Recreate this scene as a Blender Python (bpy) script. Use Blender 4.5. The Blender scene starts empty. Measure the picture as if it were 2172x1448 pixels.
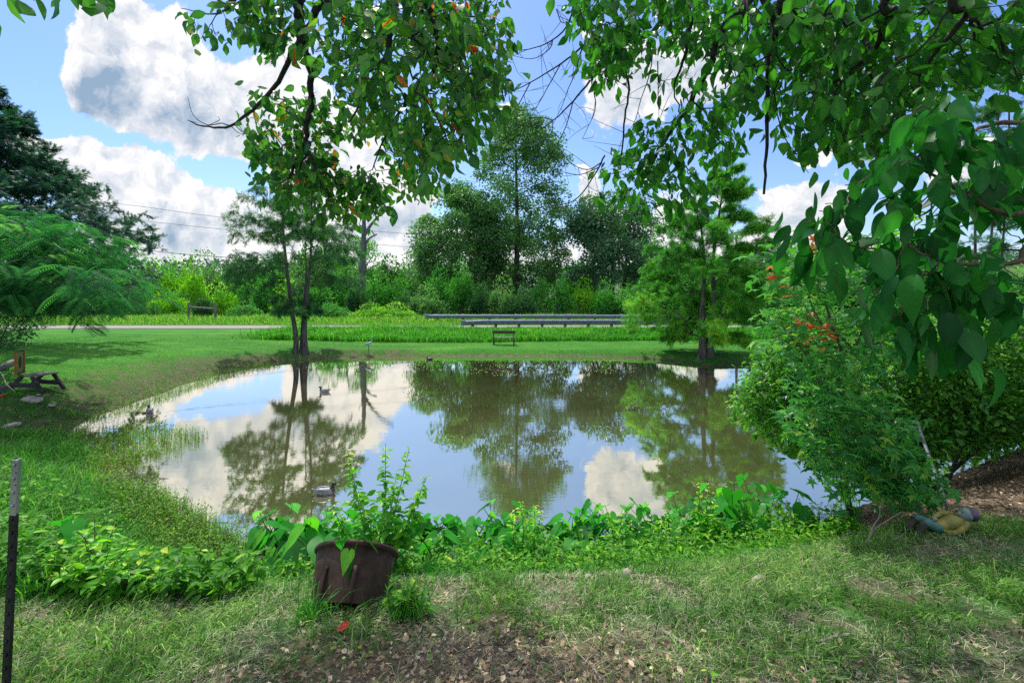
import bpy, math, random
import numpy as np
from mathutils import Vector

# ---------------------------------------------------------------- camera / sky / sun / exposure
C = bpy.context.scene.collection
scene = bpy.context.scene
F, CH, CX, HY = 965.0, 3.4, 1086.0, 610.0      # focal length in photo pixels, eye height over the water, principal column, horizon row
cam_d = bpy.data.cameras.new('camera'); cam = bpy.data.objects.new('camera', cam_d); C.objects.link(cam)
cam_d.sensor_width = 36.0; cam_d.lens = F / 2172 * 36.0
cam_d.shift_y = -(724 - HY) / 2172
cam_d.clip_start = 0.05; cam_d.clip_end = 6000
cam.location = (0, 0, CH); cam.rotation_euler = (math.radians(90), 0, 0)
scene.camera = cam
scene.view_settings.view_transform = 'Standard'; scene.view_settings.look = 'None'
scene.view_settings.exposure = 0.6; scene.view_settings.gamma = 1.0
scene.cycles.max_bounces = 8; scene.cycles.diffuse_bounces = 4; scene.cycles.transmission_bounces = 4
scene.cycles.transparent_max_bounces = 8; scene.cycles.sample_clamp_indirect = 3.0
scene.cycles.use_denoising = False; scene.cycles.use_adaptive_sampling = False

SUN_AZ, SUN_EL = math.radians(-28), math.radians(58)
S = Vector((math.sin(SUN_AZ) * math.cos(SUN_EL), math.cos(SUN_AZ) * math.cos(SUN_EL), math.sin(SUN_EL)))
sun_d = bpy.data.lights.new('sun', 'SUN'); sun = bpy.data.objects.new('sun', sun_d); C.objects.link(sun)
sun_d.energy = 3.9; sun_d.angle = math.radians(0.5); sun_d.color = (1.0, 0.95, 0.86)
sun.rotation_euler = S.to_track_quat('Z', 'Y').to_euler()

world = bpy.data.worlds.new('World'); scene.world = world; world.use_nodes = True
def build_world():
    nt = world.node_tree; nt.nodes.clear()
    nn = nt.nodes.new; lk = nt.links.new
    def inp(sock, v):
        if isinstance(v, bpy.types.NodeSocket): lk(v, sock)
        else: sock.default_value = v
    def M(op, a, b=None, c=None, clamp=False):
        n = nn('ShaderNodeMath'); n.operation = op; n.use_clamp = clamp
        inp(n.inputs[0], a)
        if b is not None: inp(n.inputs[1], b)
        if c is not None: inp(n.inputs[2], c)
        return n.outputs[0]
    def VM(op, a, b=None, c=None, out=0):
        n = nn('ShaderNodeVectorMath'); n.operation = op
        inp(n.inputs[0], a)
        if b is not None: inp(n.inputs[1], b)
        if c is not None: inp(n.inputs[2], c)
        return n.outputs[out]
    def noise(vec, sc, det, rough=0.55, out=0):
        n = nn('ShaderNodeTexNoise'); n.inputs['Scale'].default_value = sc; n.inputs['Detail'].default_value = det
        n.inputs['Roughness'].default_value = rough; lk(vec, n.inputs['Vector']); return n.outputs[out]
    def mixc(f, a, b):
        n = nn('ShaderNodeMix'); n.data_type = 'RGBA'; inp(n.inputs[0], f); inp(n.inputs[6], a); inp(n.inputs[7], b); return n.outputs[2]
    def sstep(x, lo, hi):
        n = nn('ShaderNodeMapRange'); n.interpolation_type = 'SMOOTHSTEP'; inp(n.inputs[0], x)
        n.inputs[1].default_value = lo; n.inputs[2].default_value = hi; return n.outputs[0]
    tc = nn('ShaderNodeTexCoord'); sep = nn('ShaderNodeSeparateXYZ'); lk(tc.outputs['Generated'], sep.inputs[0])
    ay = M('MAXIMUM', M('ABSOLUTE', sep.outputs[1]), 0.12)
    u = M('DIVIDE', sep.outputs[0], ay); v = M('DIVIDE', sep.outputs[2], ay)
    cb = nn('ShaderNodeCombineXYZ'); lk(u, cb.inputs[0]); lk(v, cb.inputs[1]); p0 = cb.outputs[0]
    w1 = noise(p0, 7.0, 5, 0.6, 1)
    wv = VM('SUBTRACT', w1, (0.5, 0.5, 0.5))
    p = VM('MULTIPLY_ADD', wv, (0.13, 0.13, 0.0), p0)
    def field(blobs, pp):
        acc = None
        for (cx, cy, rx, ry, wt) in blobs:
            U, V = (cx - CX) / F, (HY - cy) / F; RU, RV = rx / F, ry / F
            q = VM('MULTIPLY_ADD', pp, (1 / RU, 1 / RV, 0), (-U / RU, -V / RV, 0))
            d2 = VM('DOT_PRODUCT', q, q, out=1)
            e = M('EXPONENT', M('MULTIPLY', d2, -1.0))
            acc = M('MULTIPLY', e, wt) if acc is None else M('MULTIPLY_ADD', e, wt, acc)
        return acc
    blobs = [(270, 60, 120, 90, 1.0), (235, 160, 110, 80, 1.1), (370, 190, 120, 80, 1.1), (480, 215, 110, 75, 1.0), (570, 250, 120, 80, 1.0),
             (395, 60, 40, 90, .55), (680, 300, 150, 110, 1.0), (470, 275, 120, 40, .6), (260, 230, 120, 40, .5),
             (120, 335, 75, 45, .95), (35, 290, 45, 40, .8), (300, 420, 110, 60, 1.0), (200, 370, 110, 60, .9), (385, 410, 38, 60, .8), (420, 460, 80, 70, .9), (330, 530, 220, 55, 1.0),
             (284, 333, 62, 19, .95), (70, 185, 25, 40, .42), (285, 262, 35, 14, .6),
             (640, 500, 160, 70, .8), (840, 420, 80, 50, .95), (760, 400, 120, 60, .6), (880, 540, 130, 60, 1.0), (1070, 225, 45, 28, .9), (1235, 400, 32, 60, .9), (1050, 560, 150, 60, .7),
             (1330, 190, 110, 110, .95), (1500, 120, 120, 110, 1.0), (1245, 65, 22, 35, .7), (1660, 455, 62, 62, 1.0), (1765, 450, 75, 85, 1.0), (1725, 315, 60, 22, .85), (1700, 545, 230, 45, 1.0),
             (2050, 330, 160, 90, .9), (1350, 500, 120, 60, .9), (1280, 570, 250, 40, .7), (1480, 420, 130, 80, .5), (620, 90, 120, 80, .6), (900, 60, 140, 80, .5)]
    fld = field(blobs, p)
    hz = M('MULTIPLY', M('EXPONENT', M('MULTIPLY', M('MAXIMUM', v, 0.0), -9.0)), 0.35)
    n1 = noise(p, 9.0, 10, 0.66)
    off = VM('ADD', p, (-0.018, 0.028, 0.0))
    n2 = noise(off, 9.0, 5, 0.6)
    D = M('ADD', M('ADD', fld, hz), M('MULTIPLY', M('SUBTRACT', n1, 0.5), 1.25))
    alpha = sstep(D, 0.52, 0.66)
    emb = M('MULTIPLY', M('SUBTRACT', n1, n2), 3.2)
    dark = field([(200, 200, 80, 55, 1.0), (330, 245, 120, 40, 1.0), (470, 285, 110, 30, .8), (250, 130, 60, 60, .4), (300, 470, 120, 50, .45), (420, 510, 90, 40, .45), (870, 480, 120, 30, .5),
                  (1400, 170, 160, 120, .45), (1740, 500, 120, 50, .45), (600, 330, 160, 40, .5), (130, 380, 60, 30, .35)], VM('MULTIPLY_ADD', wv, (0.06, 0.06, 0), p0))
    core = M('MULTIPLY', sstep(D, 0.75, 1.7), 0.10)
    sh = M('ADD', M('ADD', M('MULTIPLY', dark, M('MULTIPLY', n1, 1.25)), M('MULTIPLY', emb, -0.95)), core, clamp=False)
    sh = M('MAXIMUM', M('MINIMUM', M('ADD', sh, 0.05), 1.0), 0.0)
    ccol = mixc(sh, (1.10, 1.09, 1.10, 1), (0.33, 0.47, 0.64, 1))
    sky = nn('ShaderNodeTexSky'); sky.sky_type = 'NISHITA'; sky.sun_disc = False
    sky.sun_elevation = SUN_EL; sky.sun_rotation = SUN_AZ; sky.air_density = 1.0; sky.dust_density = 1.0; sky.ozone_density = 1.5
    skyc = VM('MULTIPLY', sky.outputs[0], (0.072, 0.094, 0.127))
    skyc = VM('MULTIPLY_ADD', M('EXPONENT', M('MULTIPLY', M('MAXIMUM', v, 0.0), -6.0)), (0.17, 0.14, 0.085), skyc)
    res = mixc(M('MULTIPLY', alpha, 0.97), skyc, VM('MULTIPLY', ccol, (0.625, 0.62, 0.615)))
    # added fill light: sky brightened overhead and behind the viewer to lift the shaded foreground
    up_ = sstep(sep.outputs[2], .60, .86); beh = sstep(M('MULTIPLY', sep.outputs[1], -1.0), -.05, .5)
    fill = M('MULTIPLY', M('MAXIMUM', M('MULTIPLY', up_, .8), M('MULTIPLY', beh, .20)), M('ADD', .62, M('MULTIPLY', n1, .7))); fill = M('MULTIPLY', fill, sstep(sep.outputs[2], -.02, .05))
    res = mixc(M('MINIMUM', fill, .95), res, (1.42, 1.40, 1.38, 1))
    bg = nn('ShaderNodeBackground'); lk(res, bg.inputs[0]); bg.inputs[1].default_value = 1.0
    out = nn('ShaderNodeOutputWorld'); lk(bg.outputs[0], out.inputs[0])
build_world()
world.cycles.sampling_method = 'MANUAL'; world.cycles.sample_map_resolution = 512

# ---------------------------------------------------------------- helpers
def P(px, py, D): return np.array([(px - CX) * D / F, D, CH + (HY - py) * D / F])
def unit(a): return a / np.maximum(np.linalg.norm(a, axis=-1, keepdims=True), 1e-9)
def ss(x): x = np.clip(x, 0, 1); return x * x * (3 - 2 * x)
_vt = np.random.default_rng(7).random((256, 256))
def vn(x, y, sc=1.0, ox=0.0):
    x = np.asarray(x, float) * sc + 100.3 + ox; y = np.asarray(y, float) * sc + 57.7 + ox
    xi = np.floor(x).astype(int); yi = np.floor(y).astype(int); fx = ss(x - xi); fy = ss(y - yi)
    a = _vt[xi & 255, yi & 255]; b = _vt[(xi + 1) & 255, yi & 255]; c = _vt[xi & 255, (yi + 1) & 255]; d = _vt[(xi + 1) & 255, (yi + 1) & 255]
    return (a * (1 - fx) + b * fx) * (1 - fy) + (c * (1 - fx) + d * fx) * fy
def fbm(x, y, sc=1.0, o=4, ox=0.0):
    r = 0; a = 1; t = 0
    for k in range(o): r = r + a * vn(x, y, sc * 2 ** k, ox + 13.1 * k); t += a; a *= .5
    return r / t

def make_mesh(name, V, faces, mat=None, tint=None, smooth=False):
    V = np.asarray(V, np.float32)
    me = bpy.data.meshes.new(name); me.vertices.add(len(V)); me.vertices.foreach_set('co', V.ravel())
    fs = [np.asarray(f, np.int32) for f in faces if len(f)]
    idx = np.concatenate([f.ravel() for f in fs]); tot = np.concatenate([np.full(len(f), f.shape[1], np.int32) for f in fs])
    st = np.concatenate([[0], np.cumsum(tot)[:-1]]).astype(np.int32)
    me.loops.add(len(idx)); me.loops.foreach_set('vertex_index', idx)
    me.polygons.add(len(tot)); me.polygons.foreach_set('loop_start', st); me.polygons.foreach_set('loop_total', tot)
    me.polygons.foreach_set('use_smooth', np.full(len(tot), smooth))
    if tint is not None:
        at = me.attributes.new('tint', 'FLOAT', 'POINT'); at.data.foreach_set('value', np.asarray(tint, np.float32))
    me.update(calc_edges=True)
    if mat: me.materials.append(mat)
    return me
def obj(name, me, parent=None, loc=(0, 0, 0)):
    o = bpy.data.objects.new(name, me); C.objects.link(o); o.location = loc
    if parent: o.parent = parent
    return o
def tag(o, label, cat, group=None):
    o['label'] = label; o['category'] = cat
    if group: o['group'] = group
    return o
def kind(o, k): o['kind'] = k; return o
def thing(name, label, cat, loc=(0, 0, 0), rz=0, group=None):
    o = bpy.data.objects.new(name, None); C.objects.link(o); o.location = loc; o.rotation_euler = (0, 0, rz); o.empty_display_size = .1
    return tag(o, label, cat, group)
def copy_thing(r, loc, rz=0, sc=None, label=None, group=None):
    c = r.copy(); C.objects.link(c); c.location = loc; c.rotation_euler = (0, 0, rz)
    if sc is not None: c.scale = sc
    if label: c['label'] = label
    if group: c['group'] = group
    for ch in list(r.children):
        d = ch.copy(); C.objects.link(d); d.parent = c
        for g in list(ch.children):
            e = g.copy(); C.objects.link(e); e.parent = d
    return c

class MB:
    """collects shapes into one mesh"""
    def __init__(s): s.V = []; s.F3 = []; s.F4 = []; s.n = 0; s.T = []
    def add(s, V, F3=None, F4=None, tint=.5):
        V = np.asarray(V, float)
        if F3 is not None and len(F3): s.F3.append(np.asarray(F3) + s.n)
        if F4 is not None and len(F4): s.F4.append(np.asarray(F4) + s.n)
        s.V.append(V); s.n += len(V); s.T.append(np.full(len(V), tint) if np.isscalar(tint) else np.asarray(tint)); return s
    def box(s, c, size, R=None, tint=.5, bev=0.0):
        h = np.array(size) / 2.; b = min(bev, h.min() * .9)
        if b > 0:      # chamfered box: 24 verts
            vs = []; 
            for sx in (-1, 1):
                for sy in (-1, 1):
                    for sz in (-1, 1):
                        q = np.array([sx, sy, sz])
                        for a in range(3):
                            v = q * (h - b); v[a] = q[a] * h[a]; vs.append(v)
            vs = np.array(vs)
            import bmesh
            bm = bmesh.new(); [bm.verts.new(v) for v in vs]; bmesh.ops.convex_hull(bm, input=bm.verts)
            bm.verts.ensure_lookup_table(); bm.verts.index_update()
            V = np.array([v.co for v in bm.verts]); F3 = [[v.index for v in f.verts] for f in bm.faces if len(f.verts) == 3]; F4 = [[v.index for v in f.verts] for f in bm.faces if len(f.verts) == 4]
            bm.free()
        else:
            V = np.array([[x, y, z] for x in (-1, 1) for y in (-1, 1) for z in (-1, 1)]) * h
            F3 = []; F4 = [[0, 1, 3, 2], [4, 6, 7, 5], [0, 4, 5, 1], [2, 3, 7, 6], [0, 2, 6, 4], [1, 5, 7, 3]]
        if R is not None: V = V @ np.array(R).T
        return s.add(V + np.array(c), F3, F4, tint)
    def beam(s, a, b, w, t, tint=.5, up=(0, 0, 1), bev=.006):
        a = np.array(a, float); b = np.array(b, float); y = unit(b - a); x = np.cross(y, up); x = unit(x) if np.linalg.norm(x) > 1e-3 else np.array([1., 0, 0]); z = np.cross(x, y)
        return s.box((a + b) / 2, (w, np.linalg.norm(b - a), t), np.stack([x, y, z], 1), tint, bev)
    def tube(s, pts, rad, k=6, cap=True, tint=.5, sx=1.0, sz=1.0):
        pts = np.asarray(pts, float); n = len(pts); rad = np.broadcast_to(np.asarray(rad, float), (n,))
        t = np.gradient(pts, axis=0); t = unit(t)
        mt = unit(pts[-1] - pts[0]); ref = np.array([0, 0, 1.]) if abs(mt[2]) < .8 else np.array([1., 0, 0])
        x = unit(np.cross(t, ref)); y = np.cross(x, t)
        a = np.arange(k) * 2 * np.pi / k
        V = (pts[:, None] + (x[:, None] * (np.cos(a) * sx)[None, :, None] + y[:, None] * (np.sin(a) * sz)[None, :, None]) * rad[:, None, None]).reshape(-1, 3)
        i = np.arange(n - 1)[:, None] * k; j = np.arange(k)[None]; j2 = (j + 1) % k
        F4 = np.stack([i + j, i + j2, i + k + j2, i + k + j], -1).reshape(-1, 4); F3 = []
        if cap:
            V = np.vstack([V, pts[:1], pts[-1:]]); c0 = n * k; c1 = c0 + 1
            F3 = [[c0, (q + 1) % k, q] for q in range(k)] + [[c1, (n - 1) * k + q, (n - 1) * k + (q + 1) % k] for q in range(k)]
        return s.add(V, F3, F4, tint)
    def ball(s, c, r, k=12, tint=.5, R=None):
        r = np.broadcast_to(np.array(r, float), (3,)); th = np.linspace(0, np.pi, k // 2 + 1)
        z = np.cos(th); rr = np.sin(th); a = np.arange(k) * 2 * np.pi / k
        V = np.stack([rr[:, None] * np.cos(a), rr[:, None] * np.sin(a), z[:, None] + 0 * a], -1).reshape(-1, 3) * r
        if R is not None: V = V @ np.array(R).T
        i = np.arange(len(th) - 1)[:, None] * k; j = np.arange(k)[None]; j2 = (j + 1) % k
        return s.add(V + np.array(c), None, np.stack([i + j, i + k + j, i + k + j2, i + j2], -1).reshape(-1, 4), tint)
    def mesh(s, name, mat, smooth=False, origin=(0, 0, 0)):
        return make_mesh(name, np.concatenate(s.V) - np.array(origin), [np.concatenate(x) for x in (s.F3, s.F4) if x], mat, np.concatenate(s.T), smooth)
    def obj(s, name, mat, parent=None, smooth=False, origin=(0, 0, 0), loc=(0, 0, 0)): return obj(name, s.mesh(name, mat, smooth, origin), parent, loc)

def spline(pts, n=8):
    """Catmull-Rom through control points"""
    pts = np.asarray(pts, float)
    if len(pts) == 2: return pts[0] + (pts[1] - pts[0]) * np.linspace(0, 1, n)[:, None]
    q = np.vstack([2 * pts[0] - pts[1], pts, 2 * pts[-1] - pts[-2]]); out = []
    for i in range(1, len(q) - 2):
        t = np.linspace(0, 1, n, endpoint=False)[:, None]
        out.append(.5 * ((2 * q[i]) + (-q[i - 1] + q[i + 1]) * t + (2 * q[i - 1] - 5 * q[i] + 4 * q[i + 1] - q[i + 2]) * t ** 2 + (-q[i - 1] + 3 * q[i] - 3 * q[i + 1] + q[i + 2]) * t ** 3))
    return np.vstack(out + [pts[-1:]])

# leaf templates: along +Y, width X, normal +Z
def t_ovate(w=.26, fold=.35, droop=.25, hi=False):
    ts = np.array([0, .12, .32, .58, .82, 1.0]); ws = np.array([0, .44, .88, .98, .50, 0]) * w
    if hi: ts = np.array([0, .05, .13, .23, .35, .48, .61, .73, .84, .92, 1.0]); ws = np.array([0, .30, .62, .87, .99, .98, .86, .65, .36, .14, 0]) * w
    V = []; 
    for t, q in zip(ts, ws): V += [[-q, t, fold * q * .8 - droop * t * t], [0, t, -droop * t * t], [q, t, fold * q * .8 - droop * t * t]]
    F = []
    for i in range(len(ts) - 1):
        a = i * 3; b = a + 3
        F += [[a, a + 1, b + 1], [a, b + 1, b], [a + 1, a + 2, b + 2], [a + 1, b + 2, b + 1]]
    F = [f for f in F if True]
    return np.array(V), np.array(F)
def t_diam(w=.3, droop=.15):
    return np.array([[0, 0, 0], [-w, .45, .06], [0, 1, -droop], [w, .45, .06]], float), np.array([[0, 3, 2], [0, 2, 1]])
def t_star(w=.5):
    V = [[0, .18, 0]]; 
    for i in range(5):
        a = math.radians(-128 + 64 * i); L = (.62, .85, 1.0, .85, .62)[i]
        a0 = a - math.radians(32)
        V.append([math.sin(a0) * .26, .18 + math.cos(a0) * .26, .03]); V.append([math.sin(a - .16) * L * .5, .18 + math.cos(a - .16) * L * .5, .0]); V.append([math.sin(a) * L * .8, .18 + math.cos(a) * L * .8, -.12]); V.append([math.sin(a + .16) * L * .5, .18 + math.cos(a + .16) * L * .5, .0])
    V.append([math.sin(math.radians(160)) * .26, .18 + math.cos(math.radians(160)) * .26, .03])
    n = len(V); return np.array(V, float), np.array([[0, i + 1, i] for i in range(1, n - 1)] + [[0, 1, n - 1]])
def t_spray(n=7, w=.05, L=.42, droop=.2):
    V = []; Fc = []
    def tri(a, b, wd):
        d = np.array(b) - np.array(a); s_ = np.array([d[1], -d[0], 0]); s_ = s_ / np.linalg.norm(s_) * wd
        k = len(V); V.extend([np.array(a) - s_, np.array(a) + s_, np.array(b)]); Fc.append([k, k + 1, k + 2])
    tri([0, 0, 0], [0, 1, -droop], .02)
    for i in range(n):
        t = .08 + .82 * i / n; l = L * (1 - .55 * t); z = -droop * t * t
        tri([0, t, z], [l, t + l * .75, z - .08], w); tri([0, t + .05, z], [-l, t + .05 + l * .75, z - .08], w)
    return np.array(V), np.array(Fc)
def t_frond(n=11, L=.33, droop=.45):
    V = []; Fc = []
    def strip(a, b, wd):
        a = np.array(a, float); b = np.array(b, float); d = b - a; s_ = np.array([d[1], -d[0], 0]); s_ = s_ / np.linalg.norm(s_) * wd; m = a + d * .55 + np.array([0, 0, .02])
        k = len(V); V.extend([a, m - s_, m + s_, b]); Fc.extend([[k, k + 2, k + 3], [k, k + 3, k + 1]])
    strip([0, 0, 0], [0, 1, -droop], .012)
    for i in range(n):
        t = .14 + .84 * i / n; l = L * (math.sin(math.pi * (.18 + .72 * t)) ** .6); z = -droop * t * t
        strip([0, t, z], [l, t + l * .42, z - .12 * l / .3 * .3], .026); strip([0, t, z], [-l, t + l * .42, z - .12 * l / .3 * .3], .026)
    return np.array(V), np.array(Fc)

def frames(d, nrm):
    y = unit(d); x = unit(np.cross(y, nrm)); z = np.cross(x, y); return np.stack([x, y, z], -1)
def scatter(tmpl, pos, R, sc, tint, rib=0.0):
    V, Fc = tmpl; n = len(pos)
    sc = np.asarray(sc, float); sc = sc[:, None, None] if sc.ndim == 1 else sc[:, None, :]
    W = np.einsum('nij,nkj->nki', R, V[None] * sc) + pos[:, None]
    Fa = (Fc[None] + (np.arange(n) * len(V))[:, None, None]).reshape(-1, Fc.shape[1])
    T = np.repeat(tint, len(V))
    if rib: T = np.clip(T + np.tile(np.where(np.abs(V[:, 0]) < 1e-6, rib, -rib * .25), n), 0, .94 if tint.max() < .96 else 1)
    return W.reshape(-1, 3), Fa, T
def leaves_mesh(name, tmpl, pos, d, nrm, sc, tint, mat, origin=(0, 0, 0), smooth=False):
    V, Fa, T = scatter(tmpl, pos, frames(d, nrm), sc, tint)
    return make_mesh(name, V - np.array(origin), [Fa], mat, T, smooth)
def rdir(rng, n, down=0.0, flat=1.0):
    a = rng.normal(size=(n, 3)); a[:, 2] = a[:, 2] * flat - down; return unit(a)

def grow(seeds, seedpar, attr, nsub=3, jit=.06, lift=0.1, alpha=.35, seedlen=None):
    """join every crown point to the nearest part of the wood; returns nodes, parents, tip node of each point"""
    n0 = len(seeds); tot = n0 + len(attr) * nsub
    N = np.zeros((tot, 3)); N[:n0] = seeds; par = np.full(tot, -1); par[:n0] = seedpar; L = np.zeros(tot)
    for i in range(n0):
        if seedpar[i] >= 0: L[i] = L[seedpar[i]] + np.linalg.norm(N[i] - N[seedpar[i]])
    if seedlen is not None: L[:n0] = seedlen
    rng = np.random.default_rng(len(attr) * 7 + 1)
    order = np.argsort(np.min(np.linalg.norm(attr[:, None] - np.asarray(seeds)[None], axis=2), axis=1)) if len(attr) * n0 < 4e6 else np.arange(len(attr))
    cnt = n0; tips = np.zeros(len(attr), int)
    for k in order:
        a = attr[k]; dv = a - N[:cnt]; d = np.linalg.norm(dv, axis=1); j = int(np.argmin(d + alpha * L[:cnt])); b = N[j]; dd = d[j]; pr = j
        for s in range(1, nsub + 1):
            t = s / nsub; q = b + (a - b) * t
            if s < nsub: q = q + rng.normal(size=3) * jit * dd + np.array([0, 0, lift * dd * math.sin(math.pi * t)])
            N[cnt] = q; par[cnt] = pr; L[cnt] = L[pr] + np.linalg.norm(q - N[pr]); pr = cnt; cnt += 1
        tips[k] = pr
    return N[:cnt], par[:cnt], tips
def radii(par, r_tip, ex=.45, rmin=None):
    n = len(par); c = np.zeros(n); ch = np.zeros(n, int)
    for i in range(n - 1, 0, -1):
        if par[i] >= 0: ch[par[i]] += 1
    # children always come later than parents
    for i in range(n - 1, -1, -1):
        if ch[i] == 0: c[i] = 1
        if par[i] >= 0: c[par[i]] += c[i]
    r = r_tip * c ** ex
    if rmin is not None: r[:len(rmin)] = np.maximum(r[:len(rmin)], 0) * 0 + rmin
    return r
def wood(mb, N, par, r, k=5, minr=0.0, tint=.5):
    e = np.where((par >= 0))[0]; e = e[r[e] >= minr]
    a = N[par[e]]; b = N[e]; ra = np.minimum(r[par[e]], r[e] * 1.35); rb = r[e]
    t = unit(b - a); ref = np.where(np.abs(t[:, 2:3]) < .8, np.array([[0, 0, 1.]]), np.array([[1., 0, 0]]))
    x = unit(np.cross(t, ref)); y = np.cross(x, t); an = np.arange(k) * 2 * np.pi / k
    ring = x[:, None] * np.cos(an)[None, :, None] + y[:, None] * np.sin(an)[None, :, None]
    V = np.concatenate([a[:, None] + ring * ra[:, None, None], b[:, None] + ring * rb[:, None, None]], 1).reshape(-1, 3)
    o = (np.arange(len(e)) * 2 * k)[:, None]; j = np.arange(k)[None]; j2 = (j + 1) % k
    mb.add(V, None, np.stack([o + j, o + j2, o + k + j2, o + k + j], -1).reshape(-1, 4), tint)

# ---------------------------------------------------------------- materials
def newmat(name):
    m = bpy.data.materials.new(name); m.use_nodes = True; nt = m.node_tree; nt.nodes.clear(); return m, nt
def leafmat(name, cols, trans=.45, rough=.45, spec=.35, tcol=1.5, back=None):
    """cols: colour ramp over the per-leaf tint"""
    m, nt = newmat(name); nn = nt.nodes.new; lk = nt.links.new
    at = nn('ShaderNodeAttribute'); at.attribute_name = 'tint'
    cr = nn('ShaderNodeValToRGB'); els = cr.color_ramp.elements
    while len(els) < len(cols): els.new(.5)
    for e, (p_, c) in zip(els, cols): e.position = p_; e.color = (*[min(q * 1.38, .75) for q in c], 1)
    lk(at.outputs['Fac'], cr.inputs[0])
    tc = nn('ShaderNodeTexCoord'); nz = nn('ShaderNodeTexNoise'); nz.inputs['Scale'].default_value = 9; nz.inputs['Detail'].default_value = 3; lk(tc.outputs['Object'], nz.inputs['Vector'])
    mr = nn('ShaderNodeMapRange'); mr.inputs[3].default_value = .72; mr.inputs[4].default_value = 1.28; lk(nz.outputs[0], mr.inputs[0])
    vm = nn('ShaderNodeVectorMath'); vm.operation = 'SCALE'; lk(cr.outputs[0], vm.inputs[0]); lk(mr.outputs[0], vm.inputs['Scale'])
    pb = nn('ShaderNodeBsdfPrincipled'); lk(vm.outputs[0], pb.inputs['Base Color']); pb.inputs['Roughness'].default_value = rough; pb.inputs['Specular IOR Level'].default_value = spec * .45
    tr = nn('ShaderNodeBsdfTranslucent'); v2 = nn('ShaderNodeVectorMath'); v2.operation = 'MULTIPLY'; v2.inputs[1].default_value = (tcol * 1.0, tcol * 1.25, tcol * .45); lk(vm.outputs[0], v2.inputs[0]); lk(v2.outputs[0], tr.inputs[0])
    mx = nn('ShaderNodeMixShader'); mx.inputs[0].default_value = trans; lk(pb.outputs[0], mx.inputs[1]); lk(tr.outputs[0], mx.inputs[2])
    o = nn('ShaderNodeOutputMaterial'); lk(mx.outputs[0], o.inputs[0]); return m
def solid(name, c1, c2, scale=8., rough=.8, metal=0., bump=.3, stretch=(1, 1, 1), detail=6, spec=.3, lo=.35, hi=.65, bdist=.01):
    m, nt = newmat(name); nn = nt.nodes.new; lk = nt.links.new
    tc = nn('ShaderNodeTexCoord'); mp = nn('ShaderNodeMapping'); mp.inputs['Scale'].default_value = stretch; lk(tc.outputs['Object'], mp.inputs[0])
    nz = nn('ShaderNodeTexNoise'); nz.inputs['Scale'].default_value = scale; nz.inputs['Detail'].default_value = detail; nz.inputs['Roughness'].default_value = .65; lk(mp.outputs[0], nz.inputs['Vector'])
    cr = nn('ShaderNodeValToRGB'); cr.color_ramp.elements[0].position = lo; cr.color_ramp.elements[0].color = (*c1, 1); cr.color_ramp.elements[1].position = hi; cr.color_ramp.elements[1].color = (*c2, 1); lk(nz.outputs[0], cr.inputs[0])
    pb = nn('ShaderNodeBsdfPrincipled'); lk(cr.outputs[0], pb.inputs['Base Color']); pb.inputs['Roughness'].default_value = rough; pb.inputs['Metallic'].default_value = metal; pb.inputs['Specular IOR Level'].default_value = spec
    if bump:
        b = nn('ShaderNodeBump'); b.inputs['Strength'].default_value = bump; b.inputs['Distance'].default_value = bdist; lk(nz.outputs[0], b.inputs['Height']); lk(b.outputs[0], pb.inputs['Normal'])
    o = nn('ShaderNodeOutputMaterial'); lk(pb.outputs[0], o.inputs[0]); return m

bark = solid('bark', (.022, .019, .017), (.11, .10, .09), 14, .9, bump=.8, stretch=(1, 1, .25), bdist=.03)
bark_grey = solid('grey_bark', (.03, .028, .028), (.115, .11, .11), 10, .9, bump=.9, stretch=(1, 1, .18), bdist=.04)
twig_dark = solid('dark_branch_bark', (.012, .012, .016), (.055, .05, .05), 30, .85, bump=.4)
snagm = solid('weathered_snag', (.05, .055, .065), (.16, .165, .18), 3, .9, bump=.5, stretch=(1, 1, .3))
twig_brown = solid('brown_twig', (.05, .035, .022), (.16, .12, .085), 30, .85, bump=.3)
# ---------------------------------------------------------------- terrain
def W0(px, py):
    D = F * CH / (py - HY); return ((px - CX) * D / F, D)
shore = [W0(*q) for q in [(1640, 773), (1560, 774), (1500, 777), (1440, 768), (1380, 762), (1300, 758.5), (1200, 757), (1100, 756.5), (1000, 756), (900, 757), (800, 758), (700, 761), (620, 765), (560, 772), (500, 783), (450, 796), (400, 812), (350, 832),
         (300, 850), (250, 868), (200, 884), (160, 905), (140, 935), (150, 975), (200, 1035), (250, 1100), (300, 1165), (380, 1225), (480, 1250), (600, 1252), (740, 1250), (900, 1240), (1050, 1232), (1200, 1228), (1350, 1215), (1480, 1195), (1590, 1165), (1680, 1130), (1780, 1085), (1890, 1050), (2010, 1010), (2100, 975), (2180, 940), (2260, 900)]]
shore += [(13.5, 12.5), (15.2, 15.5), (15.8, 18), (14.5, 19.8)]
shore = np.array(shore)
def sdist(x, y):
    x = np.atleast_1d(np.asarray(x, float)); y = np.atleast_1d(np.asarray(y, float)); shp = x.shape; x = x.ravel(); y = y.ravel()
    a = shore; b = np.roll(shore, -1, 0); best = np.full(len(x), 1e9); ins = np.zeros(len(x), bool)
    for i in range(len(a)):
        ab = b[i] - a[i]; t = np.clip(((x - a[i, 0]) * ab[0] + (y - a[i, 1]) * ab[1]) / (ab @ ab), 0, 1)
        best = np.minimum(best, np.hypot(x - a[i, 0] - t * ab[0], y - a[i, 1] - t * ab[1]))
        c = ((a[i, 1] > y) != (b[i, 1] > y)) & (x < (b[i, 0] - a[i, 0]) * (y - a[i, 1]) / (b[i, 1] - a[i, 1] + 1e-12) + a[i, 0]); ins ^= c
    return np.where(ins, -best, best).reshape(shp)
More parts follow.
